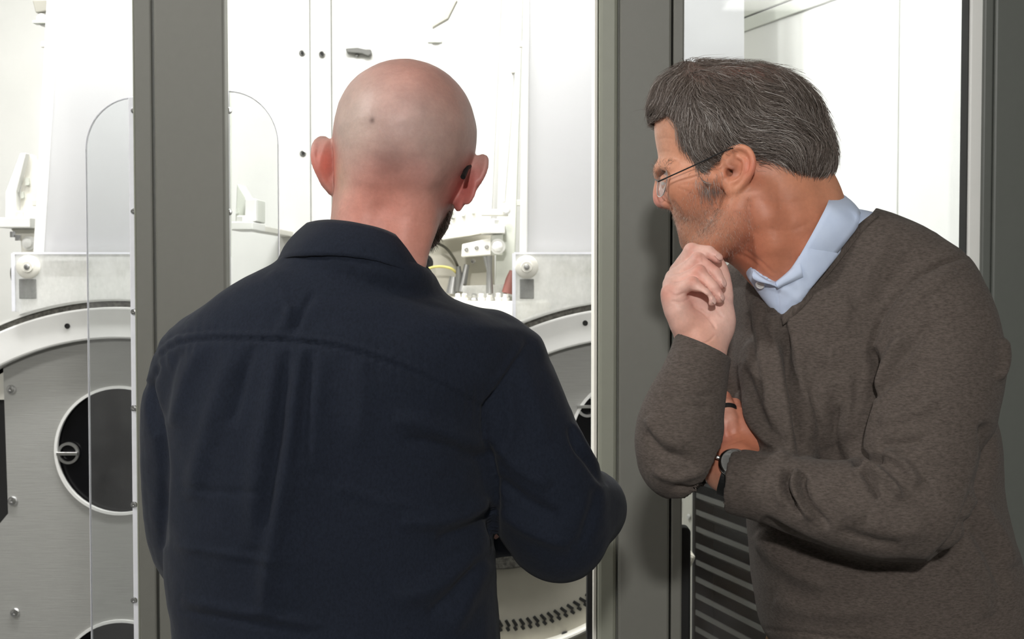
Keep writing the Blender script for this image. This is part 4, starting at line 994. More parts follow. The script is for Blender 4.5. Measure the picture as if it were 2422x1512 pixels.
legs(bald, [(-.27, 1.47, .86), (-.07, 1.47, .86)], [(-.29, 1.50, .09), (-.04, 1.50, .09)], .95, M['trouser_dark'], M['leather'], .085, (-.17, 1.46, .93))
# spectacles, only the ear hooks show
gl = empty('eyeglasses', tuple(to_world([H(960, 390, .13)])[0]), label='black eyeglasses hooked over the ears of the bald man', cat='glasses')
def wpts(l): return [Vector(p) for p in to_world(np.array(l))]
for s, root, hook in ((-1, H(788, 344, -.002), H(791, 366, -.012)), (1, H(1105, 397, -.026), H(1095, 419, -.043))):
    fr = H(985 + 150 * s, 372 + 12 * s, .105)
    MB().tube(wpts([fr, (fr + root) / 2 + np.array([.004 * s, 0, .004]), root, hook]), [.0016, .0018, .0026, .0030], 8).build('temple', M['black_rubber'], gl, smooth=True)
    c = H(987 + 70 * s, 380 + 8 * s, .122); ring_ = [c + np.array([.022 * math.cos(t), .003 * math.cos(t) * s * -1, .018 * math.sin(t)]) for t in np.linspace(0, 2 * math.pi, 25)]
    rm = MB().tube(wpts(ring_), .0012, 6).build('rim', M['black_rubber'], gl, smooth=True)
    MB().lathe(tuple(to_world([c])[0]), (0, 1, 0), [(.019, 0), (.019, .001)], 24).build('lens', M['acrylic'], rm)
    MB().tube(wpts([c + np.array([.022 * s, 0, .002]), fr]), .0014, 6).build('hinge', M['black_rubber'], gl)
MB().tube(wpts([H(1010, 379, .122), H(988, 374, .127), H(964, 377, .122)]), .0013, 6).build('bridge', M['black_rubber'], gl)
# ------------------------------------------------------------------ the man leaning in, seen in profile
DR = 1.47; PSI = math.radians(13)
lean = empty('person', (.42, 1.5, 0), label='person in brown V-neck sweater and glasses, leaning in with chin on hand', cat='person')
UF = np.array([-math.cos(PSI), math.sin(PSI), 0]); VL = np.array([-math.sin(PSI), -math.cos(PSI), 0]); WU = np.array([0, 0, 1.])
RH = np.stack([UF, VL, WU], 1); HC0 = C(1745, 330, DR)
def HR(px, py, v=0.0):
    r = C(px, py, 1.0); d = (v + HC0 @ VL) / (r @ VL); return r * d
vol = Vol(np.array([C(1500, 1, 1.47)[0], 1.30, C(1, 760, 1.47)[2]]), np.array([C(2080, 1, 1.47)[0], 1.64, C(1, 130, 1.47)[2]]), .0017)
vol.ball(HR(1768, 306), (.0865, .073, .071), .02, R=RH)
vol.ball(HR(1668, 300), (.0585, .060, .063), .03, R=RH)
vol.ball(HR(1664, 428), (.050, .053, .050), .025, R=RH); vol.ball(HR(1704, 492), (.045, .050, .045), .018, R=RH)
vol.ball(HR(1674, 522), (.0262, .026, .034), .010, R=RH)
vol.ball(HR(1662, 574), (.0190, .020, .017), .012, R=RH)
vol.ball(HR(1712, 545), (.046, .042, .028), .03, R=RH)
for s in (1, -1):
    vol.limb([HR(1752, 462, .058 * s), HR(1738, 530, .052 * s), HR(1690, 578, .034 * s), HR(1662, 590, .010 * s)], [.013, .015, .014, .012], .015, sub=2)
    vol.ball(HR(1646, 458, .036 * s), (.025, .022, .025), .014, R=RH)
    vol.limb([HR(1606, 438, .042 * s), HR(1690, 420, .064 * s)], [.011, .009], .02)
    vol.limb([HR(1567, 406, 0), HR(1571, 400, .020 * s), HR(1592, 398, .043 * s)], [.0088, .009, .008], .008, sub=2)
    vol.ball(HR(1565, 431, .033 * s), (.014, .017, .013), .006, 'sub', R=RH)
    vol.ball(HR(1590, 430, .032 * s), .0125, .002)
    vol.limb([HR(1578, 424, .020 * s), HR(1570, 422, .033 * s), HR(1592, 428, .048 * s)], [.0028, .0032, .003], .003, sub=3)
    vol.limb([HR(1580, 438, .020 * s), HR(1574, 442, .033 * s), HR(1594, 438, .046 * s)], [.0026, .003, .003], .003, sub=3)
    vol.ball(HR(1583, 480, .0125 * s), (.0095, .0075, .0075), .005, R=RH)
    vol.ball(HR(1577, 489, .007 * s), (.005, .0032, .003), .001, 'sub', R=RH)
    vol.limb([HR(1618, 524, 0), HR(1626, 528, .012 * s), HR(1646, 536, .022 * s)], [.0052, .0045, .0025], .0025, sub=2)
    vol.limb([HR(1620, 541, 0), HR(1628, 542, .012 * s), HR(1646, 539, .021 * s)], [.0056, .0048, .0025], .0025, sub=2)
    vol.limb([HR(1606, 532, 0), HR(1620, 533, .013 * s), HR(1646, 538, .024 * s)], [.0012, .0012, .0010], .0015, 'sub', sub=2)
vol.limb([HR(1574, 424, 0), HR(1569, 448, 0), HR(1566, 474, 0)], [.0072, .0082, .0092], .008, sub=2)
vol.ball(HR(1581, 486), (.009, .006, .005), .005, R=RH); vol.ball(HR(1616, 506), (.010, .012, .009), .006, R=RH)
vol.cap(HR(1548, 504), HR(1582, 505), .0066, .0066, .0015, 'sub')
for s in (1, -1): vol.limb([HR(1596, 466, .021 * s), HR(1601, 478, .022 * s), HR(1597, 490, .018 * s)], [.0022, .0028, .0025], .003, 'sub', sub=2)
vol.cap(HR(1600, 556), HR(1612, 557), .006, .006, .005, 'sub')
# neck
vol.limb([HR(1815, 420), HR(1852, 530), HR(1888, 645, -.006)], [.054, .0515, .044], .03, sub=2)
vol.limb([HR(1745, 565), HR(1810, 605)], [.014, .022], .03)
vol.limb([HR(1792, 462, .058), HR(1830, 580, .050), HR(1848, 668, .024)], [.010, .011, .010], .02, sub=2)
vol.limb([HR(1900, 430, -.01), HR(1918, 480, -.01), HR(1925, 560, -.01)], [.020, .022, .03], .03, sub=2)
ear(vol, HR(1714, 407, .064), -UF * .93 + VL * .40, WU + UF * -.03, VL * .92 + UF * .40, 1.18, .86, 1.0, .003)
headR = vol
def surf(v, px, py, d0=1.1, d1=1.7, off=0.0):
    """first point of a sculpted surface on the line of sight through a frame position"""
    d = np.arange(d0, d1, .001); P = C(px, py, 1.0)[None] * d[:, None]; f = v.sample(P)
    ok = np.all((P > v.lo + v.h) & (P < v.lo + (np.array(v.n) - 2) * v.h), 1); i = np.argmax((f < 0) & ok)
    return C(px, py, d[i] - off)
V, Q = vol.mesh(); V = relax(V, Q, 2, .4); N = vnormals(V, Q)
near = lambda V, N: np.clip(-N[:, 1] * 2.0 + .45, 0, 1)
V = V + N * folds(V, N, [([(1590, 474), (1606, 496), (1616, 516), (1622, 536)], 4, -.0014), ([(1600, 444), (1625, 452), (1645, 462)], 3, -.0005), ([(1607, 430), (1630, 422), (1645, 416)], 2.2, -.0005), ([(1607, 436), (1632, 436), (1648, 434)], 2.2, -.0005), ([(1606, 424), (1624, 412), (1638, 404)], 2.2, -.0004),
    ([(1553, 330), (1575, 327), (1598, 330)], 3, -.0004), ([(1552, 362), (1576, 359), (1600, 362)], 3, -.0004), ([(1770, 470), (1775, 520), (1790, 560)], 7, -.0012), ([(1720, 600), (1760, 606), (1800, 636)], 5, -.001), ([(1760, 590), (1800, 620), (1830, 650)], 4, -.0008), ([(1690, 480), (1680, 520), (1650, 560)], 14, -.0012), ([(1800, 470), (1860, 480), (1930, 470)], 6, -.0006), ([(1810, 540), (1870, 545), (1930, 520)], 6, -.0005)], near)[:, None]
V = V + N * (fbm(V, 50, 3)[:, None] * .0004)
Pp = pix(V)
skinR = lin(218, 154, 122)
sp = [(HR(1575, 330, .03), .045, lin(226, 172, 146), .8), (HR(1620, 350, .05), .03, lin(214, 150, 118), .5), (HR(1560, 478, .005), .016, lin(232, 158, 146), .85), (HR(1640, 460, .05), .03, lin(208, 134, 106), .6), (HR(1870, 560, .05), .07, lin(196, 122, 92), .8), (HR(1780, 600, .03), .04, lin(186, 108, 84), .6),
      (HR(1760, 410, .075), .03, lin(214, 138, 110), .7), (HR(1748, 450, .07), .012, lin(222, 160, 126), .7), (HR(1785, 395, .08), .012, lin(206, 112, 92), .6), (HR(1780, 500, .05), .03, lin(166, 92, 76), .6), (HR(1620, 532, .01), .011, lin(184, 110, 102), .85), (HR(1733, 405, .066), .007, lin(96, 46, 36), .7), (HR(1780, 180, .02), .05, lin(176, 120, 106), .9)]  # dark spot in the ear hollow is shade put into the colour
cr = tint(skinR, V, sp); cr *= (1 + .07 * fbm(V, 60, 3))[:, None]
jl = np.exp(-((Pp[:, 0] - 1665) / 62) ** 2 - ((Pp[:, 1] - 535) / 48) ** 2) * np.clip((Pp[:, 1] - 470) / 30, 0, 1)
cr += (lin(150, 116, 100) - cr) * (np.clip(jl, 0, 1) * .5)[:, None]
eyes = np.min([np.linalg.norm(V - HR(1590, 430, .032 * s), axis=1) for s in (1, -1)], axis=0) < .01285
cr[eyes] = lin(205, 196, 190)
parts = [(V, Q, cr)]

# right hand under the chin
HD = -.030
CH = lambda px, py, d: C(px, py, d + HD)
vol = Vol(C(1545, 900, 1.34) - .02, C(1745, 560, 1.49) + .02, .00125)
fing = {'index': ([CH(1604, 640, 1.463), CH(1636, 594, 1.452), CH(1676, 597, 1.444), CH(1697, 611, 1.441)], [.0092, .0083, .0074, .0062]),
        'middle': ([CH(1594, 656, 1.452), CH(1651, 617, 1.440), CH(1692, 647, 1.431), CH(1706, 672, 1.429)], [.0090, .0080, .0072, .0062]),
        'ring': ([CH(1590, 676, 1.442), CH(1652, 645, 1.428), CH(1687, 681, 1.420), CH(1702, 705, 1.419)], [.0088, .0077, .0069, .0059]),
        'little': ([CH(1588, 694, 1.432), CH(1637, 671, 1.418), CH(1668, 696, 1.412), CH(1683, 713, 1.412)], [.0086, .0071, .0062, .0053])}
for pts, rs in fing.values():
    for a, b, ra_, rb_ in zip(pts[:-1], pts[1:], rs[:-1], rs[1:]): vol.cap(a, b, ra_, rb_, .0012)
for p, r in ((CH(1636, 593, 1.4515), .0086), (CH(1651, 616, 1.4395), .0084), (CH(1652, 644, 1.4275), .0081), (CH(1637, 670, 1.4175), .0075)): vol.ball(p, r, .003)
vol.ball(CH(1656, 748, 1.447), (.0325, .0165, .040), .008)
for a, d, r in ((1604, 1.462, .011), (1597, 1.452, .011), (1592, 1.443, .011)): vol.cap(CH(a, 655 + (1604 - a) * 1.6, d), CH(1652, 790, 1.446), r, .018, .006)
vol.limb([CH(1586, 692, 1.432), CH(1604, 735, 1.432), CH(1635, 792, 1.437)], [.0095, .0135, .0165], .008, sub=2)
vol.limb([CH(1704, 738, 1.446), CH(1696, 772, 1.446), CH(1676, 806, 1.443)], [.0135, .0165, .018], .010, sub=2)
vol.limb([CH(1702, 748, 1.452), CH(1708, 700, 1.458), CH(1702, 655, 1.466), CH(1694, 622, 1.472)], [.0125, .0112, .0105, .0085], .006, sub=2)
vol.limb([CH(1659, 800, 1.444), CH(1658, 850, 1.436), C(1648, 920, 1.392), C(1625, 1040, 1.37)], [.0235, .0228, .024, .028], .012, sub=2)
vol.ball(CH(1650, 708, 1.414), (.013, .010, .0085), .004, 'sub')
def nail(v, c, d, nrm, w=.0042, l=.0056):
    d = unit(d); n = unit(np.array(nrm) - d * (np.array(nrm) @ d)); v.ball(c, (l, w, .0010), .0004, R=np.stack([d, np.cross(n, d), n], 1))
nl = [(CH(1699, 608, 1.4355), (.6, 0, -.55), (.45, -.75, .6)), (CH(1711, 671, 1.4235), (.35, 0, -.9), (.8, -.6, .1)), (CH(1707, 702, 1.4140), (.35, 0, -.9), (.8, -.6, .1)), (CH(1688, 710, 1.4075), (.4, 0, -.85), (.75, -.65, .1))]
for c, d, n in nl: nail(vol, c, d, n)
V, Q = vol.mesh(); V = relax(V, Q, 1, .35); N = vnormals(V, Q)
V = V + N * folds(V, N, [([(1584, 690), (1598, 700), (1622, 692)], 2.5, -.0010), ([(1588, 712), (1612, 715), (1634, 705)], 2.5, -.0010), ([(1636, 722), (1662, 738), (1684, 762), (1694, 778)], 3.5, -.0016), ([(1648, 816), (1675, 808), (1692, 792)], 2.4, -.0009), ([(1600, 640), (1614, 624), (1630, 606)], 3, -.0008), ([(1660, 600), (1664, 622)], 2, -.0004), ([(1690, 722), (1700, 740), (1712, 752)], 3, -.0008)], near)[:, None]
hb_ = lin(244, 200, 186); ch = tint(hb_, V, [(CH(1572, 690, 1.42), .014, lin(226, 150, 132), .7), (CH(1652, 712, 1.42), .012, lin(190, 112, 96), .6), (CH(1650, 640, 1.42), .02, lin(222, 154, 138), .5), (CH(1690, 620, 1.43), .012, lin(212, 132, 116), .6), (CH(1640, 780, 1.42), .025, lin(218, 150, 126), .6), (CH(1705, 690, 1.42), .012, lin(210, 132, 118), .6), (CH(1670, 830, 1.42), .02, lin(196, 128, 98), .6)] + [(CH(*k_), .006, lin(214, 136, 118), .6) for k_ in ((1636, 588, 1.445), (1651, 610, 1.432), (1652, 638, 1.42), (1637, 664, 1.41))] + [(c, .0040, lin(240, 200, 190), .85) for c, _, _ in nl])  # base lightened for the light on this hand; palm hollow darkened as shade
ch *= (1 + .06 * fbm(V, 90, 3))[:, None]; parts.append((V, Q, ch))

# left hand tucked under the right arm
vol = Vol(C(1640, 1200, 1.33) - .02, C(1830, 880, 1.47) + .02, .0014)
vol.limb([C(1860, 1150, 1.352), C(1790, 1136, 1.366), C(1746, 1120, 1.376), C(1730, 1090, 1.384)], [.027, .025, .0242, .025], .012, sub=2)
pax = unit(C(1716, 990, 1.40) - C(1738, 1100, 1.385)); pn = np.array([-.25, -.95, .1]); pn = unit(pn - pax * (pn @ pax)); ps2 = np.cross(pax, pn)
vol.ball(C(1728, 1048, 1.394), (.043, .0365, .0140), .010, R=np.stack([pax, ps2, pn], 1))
for (a, b, c_, r) in (((1680, 1012, 1.398), (1672, 985, 1.408), (1668, 955, 1.44), .0092), ((1702, 998, 1.394), (1696, 968, 1.404), (1692, 945, 1.44), .0096), ((1722, 994, 1.391), (1716, 962, 1.401), (1712, 942, 1.44), .0097), ((1746, 1004, 1.398), (1742, 978, 1.410), (1738, 958, 1.44), .0088)):
    vol.limb([C(1732, 1060, 1.396), C(*a), C(*b), C(*c_)], [r * 1.2, r * 1.12, r, r * .9], .003)
vol.limb([C(1706, 1120, 1.385), C(1684, 1070, 1.40), C(1672, 1020, 1.41), C(1668, 980, 1.42)], [.018, .014, .011, .009], .008, sub=2)
vol.limb([C(1730, 1080, 1.376), C(1712, 1000, 1.382)], [.002, .0022], .006); vol.limb([C(1745, 1075, 1.378), C(1738, 1010, 1.384)], [.0018, .002], .006)
V, Q = vol.mesh(); V = relax(V, Q, 1, .35); N = vnormals(V, Q)
V = V + N * folds(V, N, [([(1716, 1035), (1740, 1025), (1756, 1018)], 2.2, -.0006), ([(1722, 1052), (1745, 1044), (1762, 1038)], 2.0, -.0005), ([(1735, 1075), (1758, 1064), (1775, 1060)], 2.0, -.0006), ([(1708, 1040), (1718, 1010), (1722, 990)], 3, .0007), ([(1740, 1085), (1762, 1076), (1780, 1074)], 2, -.0006)], near)[:, None]
cl_ = tint(lin(206, 134, 108), V, [(C(1716, 995, 1.38), .012, lin(222, 168, 150), .8), (C(1694, 1030, 1.38), .014, lin(206, 132, 124), .7), (C(1750, 1060, 1.38), .02, lin(196, 116, 82), .6), (C(1700, 1140, 1.37), .014, lin(214, 164, 140), .7), (C(1712, 960, 1.39), .010, lin(228, 182, 164), .7)])
cl_ *= (1 + .07 * fbm(V, 90, 3))[:, None]; parts.append((V, Q, cl_)); handL = vol
# trunk and arms inside the clothes
vol = Vol(C(1500, 1560, 1.22) - .05, C(2480, 560, 1.75) + .03, .007)
vol.limb([HR(1885, 600, -.008), C(1990, 790, 1.53), C(2040, 1000, 1.52), C(2100, 1480, 1.52)], [.035, .065, .085, .085], .02)
vol.limb([C(2180, 720, 1.43), C(2190, 900, 1.40), C(2150, 1200, 1.34), C(1930, 1190, 1.345), C(1800, 1140, 1.365)], [.035, .045, .038, .026, .022], .01); vol.limb([C(1785, 740, 1.60), C(1692, 900, 1.54), C(1630, 1065, 1.44), C(1618, 1050, 1.40)], [.03, .026, .022, .022], .01)
V, Q = vol.mesh(); parts.append((V, Q, np.tile(skinR, (len(V), 1))))
V, Q, c = merge(parts); link('body', quads_mesh('body', V, Q, c), M['skin'], lean)

# ---- sweater
DS = 1.50
swt = [(585, 1880, 2170, 1.44, 1.56), (610, 1832, 2225, 1.425, 1.59), (640, 1790, 2258, 1.41, 1.61), (700, 1744, 2285, 1.387, 1.64), (800, 1730, 2305, 1.372, 1.655), (900, 1716, 2320, 1.362, 1.66), (970, 1722, 2335, 1.36, 1.66), (1050, 1752, 2350, 1.362, 1.655), (1150, 1772, 2357, 1.37, 1.65), (1250, 1775, 2380, 1.373, 1.645), (1350, 1783, 2410, 1.376, 1.64), (1440, 1796, 2434, 1.38, 1.64), (1490, 1808, 2442, 1.382, 1.638), (1555, 1850, 2448, 1.39, 1.63)]
def sweater_torso(v, inset=0.0, kk=.03):
    zz, xl, xr = rows(swt, DS)
    v.stack(zz, xl + inset, xr - inset, [r[3] + inset for r in swt], [r[4] - inset for r in swt], 2.3, 0.0)
    i = inset
    v.limb([C(1985, 598, 1.475), C(2045, 618, 1.455), C(2120, 652, 1.44), C(2183, 690, 1.43)], [.056 - i, .0545 - i, .054 - i, .055 - i], kk)
    v.limb([C(1880, 660, 1.52), C(1800, 690, 1.58), C(1775, 715, 1.60)], [.05 - i, .045 - i, .045 - i], kk)
vol = Vol(np.array([C(1490, 1, 1.36)[0], 1.215, C(1, 1570, 1.5)[2]]) , np.array([C(2490, 1, 1.5)[0], 1.70, C(1, 480, 1.5)[2]]), .0028)
sweater_torso(vol)
cn = unit([-.95, -.26, .12]); c0 = C(1832, 745, 1.378)
def chamfer(v):
    v.put(C(1690, 960, 1.30), C(1900, 560, 1.60), lambda x, y, z: -((x - c0[0]) * cn[0] + (y - c0[1]) * cn[1] + (z - c0[2]) * cn[2]) + np.clip((c0[2] - .02 - z) * .9, 0, 1), .025, 'sub')
chamfer(vol)
vol.limb([C(2190, 705, 1.425), C(2206, 790, 1.405), C(2206, 900, 1.388), C(2175, 1050, 1.362), C(2160, 1185, 1.333)], [.058, .066, .071, .068, .058], .016, sub=2)
vol.limb([C(2160, 1205, 1.328), C(2060, 1206, 1.322), C(1930, 1188, 1.336), C(1830, 1158, 1.352), C(1700, 1134, 1.368)], [.056, .0495, .0415, .036, .0315], .012, sub=2)
vol.limb([C(1778, 720, 1.60), C(1692, 900, 1.53), C(1622, 1085, 1.42)], [.055, .045, .037], .014, sub=2)
vol.limb([C(1608, 1090, 1.355), C(1608, 1010, 1.36), C(1640, 900, 1.382), C(1664, 806, 1.408)], [.0425, .0425, .0340, .0283], .012, sub=3)
vol.limb([C(1800, 860, 1.43), C(1826, 940, 1.400), C(1848, 1010, 1.390), C(1872, 1075, 1.382)], [.026, .026, .026, .024], .018, sub=2)
# cuff openings
ax1 = unit(C(1664, 806, 1.408) - C(1645, 880, 1.388)); cp = C(1664, 818, 1.406)
def opening(v, cp, ax, n, rin, rad=.05):
    n = unit(n)
    def half(x, y, z):
        h = (x - cp[0]) * n[0] + (y - cp[1]) * n[1] + (z - cp[2]) * n[2]; t = (x - cp[0]) * ax[0] + (y - cp[1]) * ax[1] + (z - cp[2]) * ax[2]
        q = np.sqrt(np.maximum((x - cp[0]) ** 2 + (y - cp[1]) ** 2 + (z - cp[2]) ** 2 - t * t, 0)); return np.maximum(np.maximum(-h, q - rad), np.abs(t) - .05)
    v.put(cp - .08, cp + .08, half, 0, 'cut'); v.cap(cp - ax * .03, cp + ax * .04, rin, rin, .001, 'sub')
opening(vol, cp, ax1, ax1 + np.array([.12, -.45, 0]), .0256)
ax2 = unit(C(1735, 1126, 1.364) - C(1830, 1158, 1.352)); opening(vol, C(1722, 1138, 1.366), ax2, ax2 + np.array([0, .05, -.18]), .0295, .05)
def inpoly(px, py, poly):
    r = np.zeros(np.broadcast(px, py).shape, bool); j = len(poly) - 1
    for i in range(len(poly)):
        (xi, yi), (xj, yj) = poly[i], poly[j]
        r ^= ((yi > py) != (yj > py)) & (px < (xj - xi) * (py - yi) / (yj - yi + 1e-9) + xi); j = i
    return r
def poly_sdf(X, Y, poly):
    d = np.full(np.broadcast(X, Y).shape, 1e9)
    for i in range(len(poly)):
        ax_, ay = poly[i]; bx_, by = poly[(i + 1) % len(poly)]; ux, uy = bx_ - ax_, by - ay
        t = np.clip(((X - ax_) * ux + (Y - ay) * uy) / (ux * ux + uy * uy), 0, 1); d = np.minimum(d, np.hypot(X - ax_ - t * ux, Y - ay - t * uy))
    return np.where(inpoly(X, Y, poly), -d, d)
VN = [(1847, 748), (1888, 710), (1930, 655), (1978, 596), (2028, 534), (2068, 498), (2090, 440), (1960, 400), (1740, 500), (1752, 600), (1776, 652), (1795, 678), (1826, 722)]
def vcut(x, y, z):
    px = CXP + x / y * FPX; py = CYP - z / y * FPX
    d = poly_sdf(px, py, VN) * .00047; return np.maximum(d, y - 1.53)
solid = Vol(vol.lo, vol.lo + vol.h * (np.array(vol.n) - 1), vol.h); solid.F = vol.F.copy()
vol.put(C(1700, 760, 1.30), C(2110, 420, 1.56), vcut, .0, 'cut')
V, Q = vol.mesh(); V = relax(V, Q, 3, .5); N = vnormals(V, Q)
near = lambda V, N: np.clip(-N[:, 1] * 2.0 + .45, 0, 1)
F_ = folds(V, N, [([(2288, 608), (2230, 622), (2170, 655), (2115, 705), (2080, 760), (2062, 820), (2060, 880)], 6, -.0026), ([(2262, 640), (2200, 680), (2140, 740), (2100, 800)], 16, .002),
    ([(2062, 820), (2070, 870), (2050, 950), (2030, 1020), (2024, 1080), (2042, 1104)], 9, -.010), ([(2140, 790), (2100, 860), (2066, 930)], 14, .004), ([(2170, 860), (2110, 900), (2064, 940)], 10, -.003), ([(2200, 760), (2150, 830), (2096, 900)], 12, -.0024),
    ([(2020, 1062), (2050, 1082), (2090, 1088)], 8, -.006), ([(2026, 1100), (2060, 1110), (2110, 1150), (2130, 1180)], 10, .005), ([(2044, 1112), (2060, 1140), (2080, 1180)], 8, -.005), ([(2090, 1070), (2140, 1100), (2170, 1150)], 12, .004), ([(2080, 1050), (2130, 1050), (2190, 1040)], 12, -.003), ([(2080, 1000), (2140, 980), (2220, 950)], 16, .0024),
    ([(1872, 1108), (1860, 1140), (1872, 1180), (1900, 1220)], 7, -.006), ([(1888, 1112), (1876, 1145), (1890, 1185), (1925, 1230)], 9, .005), ([(1905, 1118), (1900, 1150), (1920, 1200), (1960, 1245)], 8, -.004), ([(1845, 1105), (1838, 1150), (1850, 1200)], 9, .002), ([(1960, 1140), (1990, 1190), (2040, 1230)], 18, .002), ([(2050, 1240), (2120, 1260), (2190, 1250)], 22, .002), ([(1980, 1250), (2060, 1280), (2130, 1290)], 12, -.002),
    ([(1850, 750), (1862, 850), (1880, 960), (1892, 1080)], 11, -.0065), ([(1830, 740), (1838, 860), (1858, 980), (1880, 1080)], 16, .005), ([(1885, 800), (1900, 920), (1915, 1040)], 18, .003), ([(1790, 700), (1800, 820), (1820, 960), (1835, 1060)], 18, .0032), ([(1770, 740), (1786, 850), (1808, 960)], 10, -.0028), ([(1750, 860), (1790, 960), (1850, 1060)], 14, -.004), ([(1740, 930), (1790, 1010), (1860, 1085)], 12, .004),
    ([(1850, 752), (1880, 790), (1930, 830), (1990, 850)], 22, .0016), ([(1960, 900), (1945, 980), (1960, 1060)], 20, .0028), ([(1985, 960), (1972, 1030), (1985, 1090)], 11, -.003), ([(2000, 880), (2010, 960), (2005, 1040)], 16, .003), ([(2110, 560), (2060, 640), (2040, 720)], 20, .0018), ([(2160, 590), (2120, 650), (2080, 720)], 16, -.0014), ([(1990, 640), (2000, 720), (1990, 800)], 20, .0012),
    ([(1535, 985), (1560, 1030), (1620, 1060)], 14, .003), ([(1530, 1020), (1570, 1070), (1640, 1085)], 9, -.003), ([(1545, 1110), (1600, 1130), (1670, 1110)], 12, .003), ([(1580, 930), (1620, 960), (1680, 960)], 12, -.002), ([(1576, 910), (1640, 935), (1700, 925)], 6, -.0016), ([(1590, 1150), (1640, 1160), (1690, 1135)], 8, -.003),
    ([(1800, 1230), (1900, 1290), (2050, 1340), (2200, 1340)], 14, -.006), ([(1790, 1260), (1850, 1330), (1960, 1390)], 24, .004), ([(2330, 1000), (2340, 1080), (2310, 1180)], 14, -.006), ([(2200, 1340), (2270, 1270), (2310, 1170)], 12, -.006), ([(2310, 1180), (2360, 1260), (2400, 1340)], 18, .004), ([(2290, 1230), (2340, 1310), (2380, 1400)], 14, -.004), ([(2250, 1310), (2300, 1380), (2340, 1460)], 20, .003), ([(1830, 1420), (1950, 1450), (2100, 1440)], 22, .0024), ([(2366, 800), (2374, 850), (2364, 900)], 8, .004), ([(1800, 1487), (1900, 1500), (2100, 1520), (2300, 1520)], 4, -.0014)], near)
V = V + N * (F_ * 2.0 + .0016 * fbm(V, 12, 3) + .0005 * fbm(V, 45, 2))[:, None]
sw = link('sweater', quads_mesh('sweater', V, Q), M['sweater'], lean)
# rib trim at the neck and the cuffs
def trim_on(v, line, off, w, name, mat, parent, th=.0022, inner=None):
    L = spline([(x, y, 0) for x, y in line], [0] * len(line), 6)[0]; Li = spline([(x, y, 0) for x, y in inner], [0] * len(inner), 6)[0]
    A = np.array([surf(v, x, y, 1.2, 1.6, off) for x, y, _ in L]); B = np.array([surf(v, x, y, 1.2, 1.6, off) for x, y, _ in Li])
    for i in range(1, len(A) - 1): A[i] = (A[i - 1] + A[i] * 2 + A[i + 1]) / 4; B[i] = (B[i - 1] + B[i] * 2 + B[i + 1]) / 4
    V, Q = band(list(A), list(B), th, 1, 2); return link(name, quads_mesh(name, V, Q), mat, parent)
trim_on(solid, [(2064, 506), (2026, 537), (1976, 598), (1928, 657), (1886, 712), (1849, 749)], .0006, .01, 'neck_rib', M['rib'], sw, inner=[(2078, 512), (2042, 546), (1994, 608), (1946, 668), (1903, 724), (1852, 770)])
trim_on(solid, [(1784, 664), (1797, 682), (1826, 722), (1847, 749)], .0006, .01, 'neck_rib', M['rib'], sw, inner=[(1770, 672), (1784, 694), (1812, 736), (1844, 770)])
# ---- shirt and collar
vol = Vol(np.array([C(1690, 1, 1.5)[0], 1.30, C(1, 830, 1.5)[2]]), np.array([C(2160, 1, 1.5)[0], 1.66, C(1, 470, 1.5)[2]]), .0030)
sweater_torso(vol, .0055); vol.limb([HR(1868, 560), HR(1886, 625), HR(1905, 680)], [.0550, .0560, .052], .016, sub=2)
FOLD = [(1968, 449), (1957, 482), (1941, 515), (1917, 560), (1891, 606), (1873, 636), (1835, 669), (1805, 650), (1776, 628), (1690, 560), (1700, 420), (1940, 400)]
vol.put(vol.lo, vol.lo + vol.h * np.array(vol.n), lambda x, y, z: poly_sdf(CXP + x / y * FPX, CYP - z / y * FPX, FOLD) * .00047, 0, 'cut')
vol.put(vol.lo, vol.lo + vol.h * np.array(vol.n), lambda x, y, z: -(poly_sdf(CXP + x / y * FPX, CYP - z / y * FPX, VN) - 9) * .00047, 0, 'cut')
shirtV = vol; V, Q = vol.mesh(); V = relax(V, Q, 2, .4); N = vnormals(V, Q)
V = V + N * (folds(V, N, [([(1837, 668), (1838, 700), (1841, 738)], 2.5, -.002), ([(1880, 660), (1895, 690), (1880, 715)], 10, .0015), ([(1850, 680), (1870, 700), (1860, 730)], 8, .0012)], near) + .0007 * fbm(V, 30, 2))[:, None]
shr = link('shirt', quads_mesh('shirt', V, Q), M['blue_shirt'], lean)
def on(v, px, py, off): return surf(v, px, py, 1.25, 1.62, off)
ft = [C(1990, 470, 1.545), C(1978, 452, 1.505), C(1968, 449, 1.466)] + [on(headR, x, y, .006) for x, y in ((1957, 482), (1941, 515), (1917, 560), (1891, 606), (1873, 636))]
fb = [C(2040, 515, 1.555), C(2036, 503, 1.51)] + [on(solid, x, y, o) for x, y, o in ((2034, 508, .004), (2028, 536, .005), (2006, 566, .006), (1982, 596, .006), (1956, 628, .006), (1929, 657, .005))]
V, Q = band(ft, fb, .0018, 6, 6, .004, C(1900, 560, 1.47)); cR = link('collar', quads_mesh('collar', V, Q), M['blue_shirt'], shr)
sb = [on(shirtV, x, y, .001) for x, y in ((1900, 655), (1880, 664), (1862, 672), (1838, 684))]
V, Q = band([on(headR, 1891, 606, .004), on(headR, 1873, 634, .004), on(headR, 1855, 652, .004), on(headR, 1836, 667, .004)], sb, .0018, 4, 3, .003, C(1900, 600, 1.47)); link('collar_stand', quads_mesh('collar_stand', V, Q), M['blue_shirt'], shr)
pk = on(headR, 1834, 668, .004)
V, Q = band([pk, on(shirtV, 1815, 664, .006), on(shirtV, 1797, 652, .010), on(shirtV, 1784, 640, .012)], [pk + np.array([.001, -.005, -.006]), on(shirtV, 1820, 672, .009), on(shirtV, 1797, 668, .014), on(shirtV, 1784, 662, .018)], .0018, 5, 4, .003, C(1900, 600, 1.47)); link('collar', quads_mesh('collar', V, Q), M['blue_shirt'], shr)
bt = on(shirtV, 1798, 674, .006); bw_ = to_world([bt])[0]
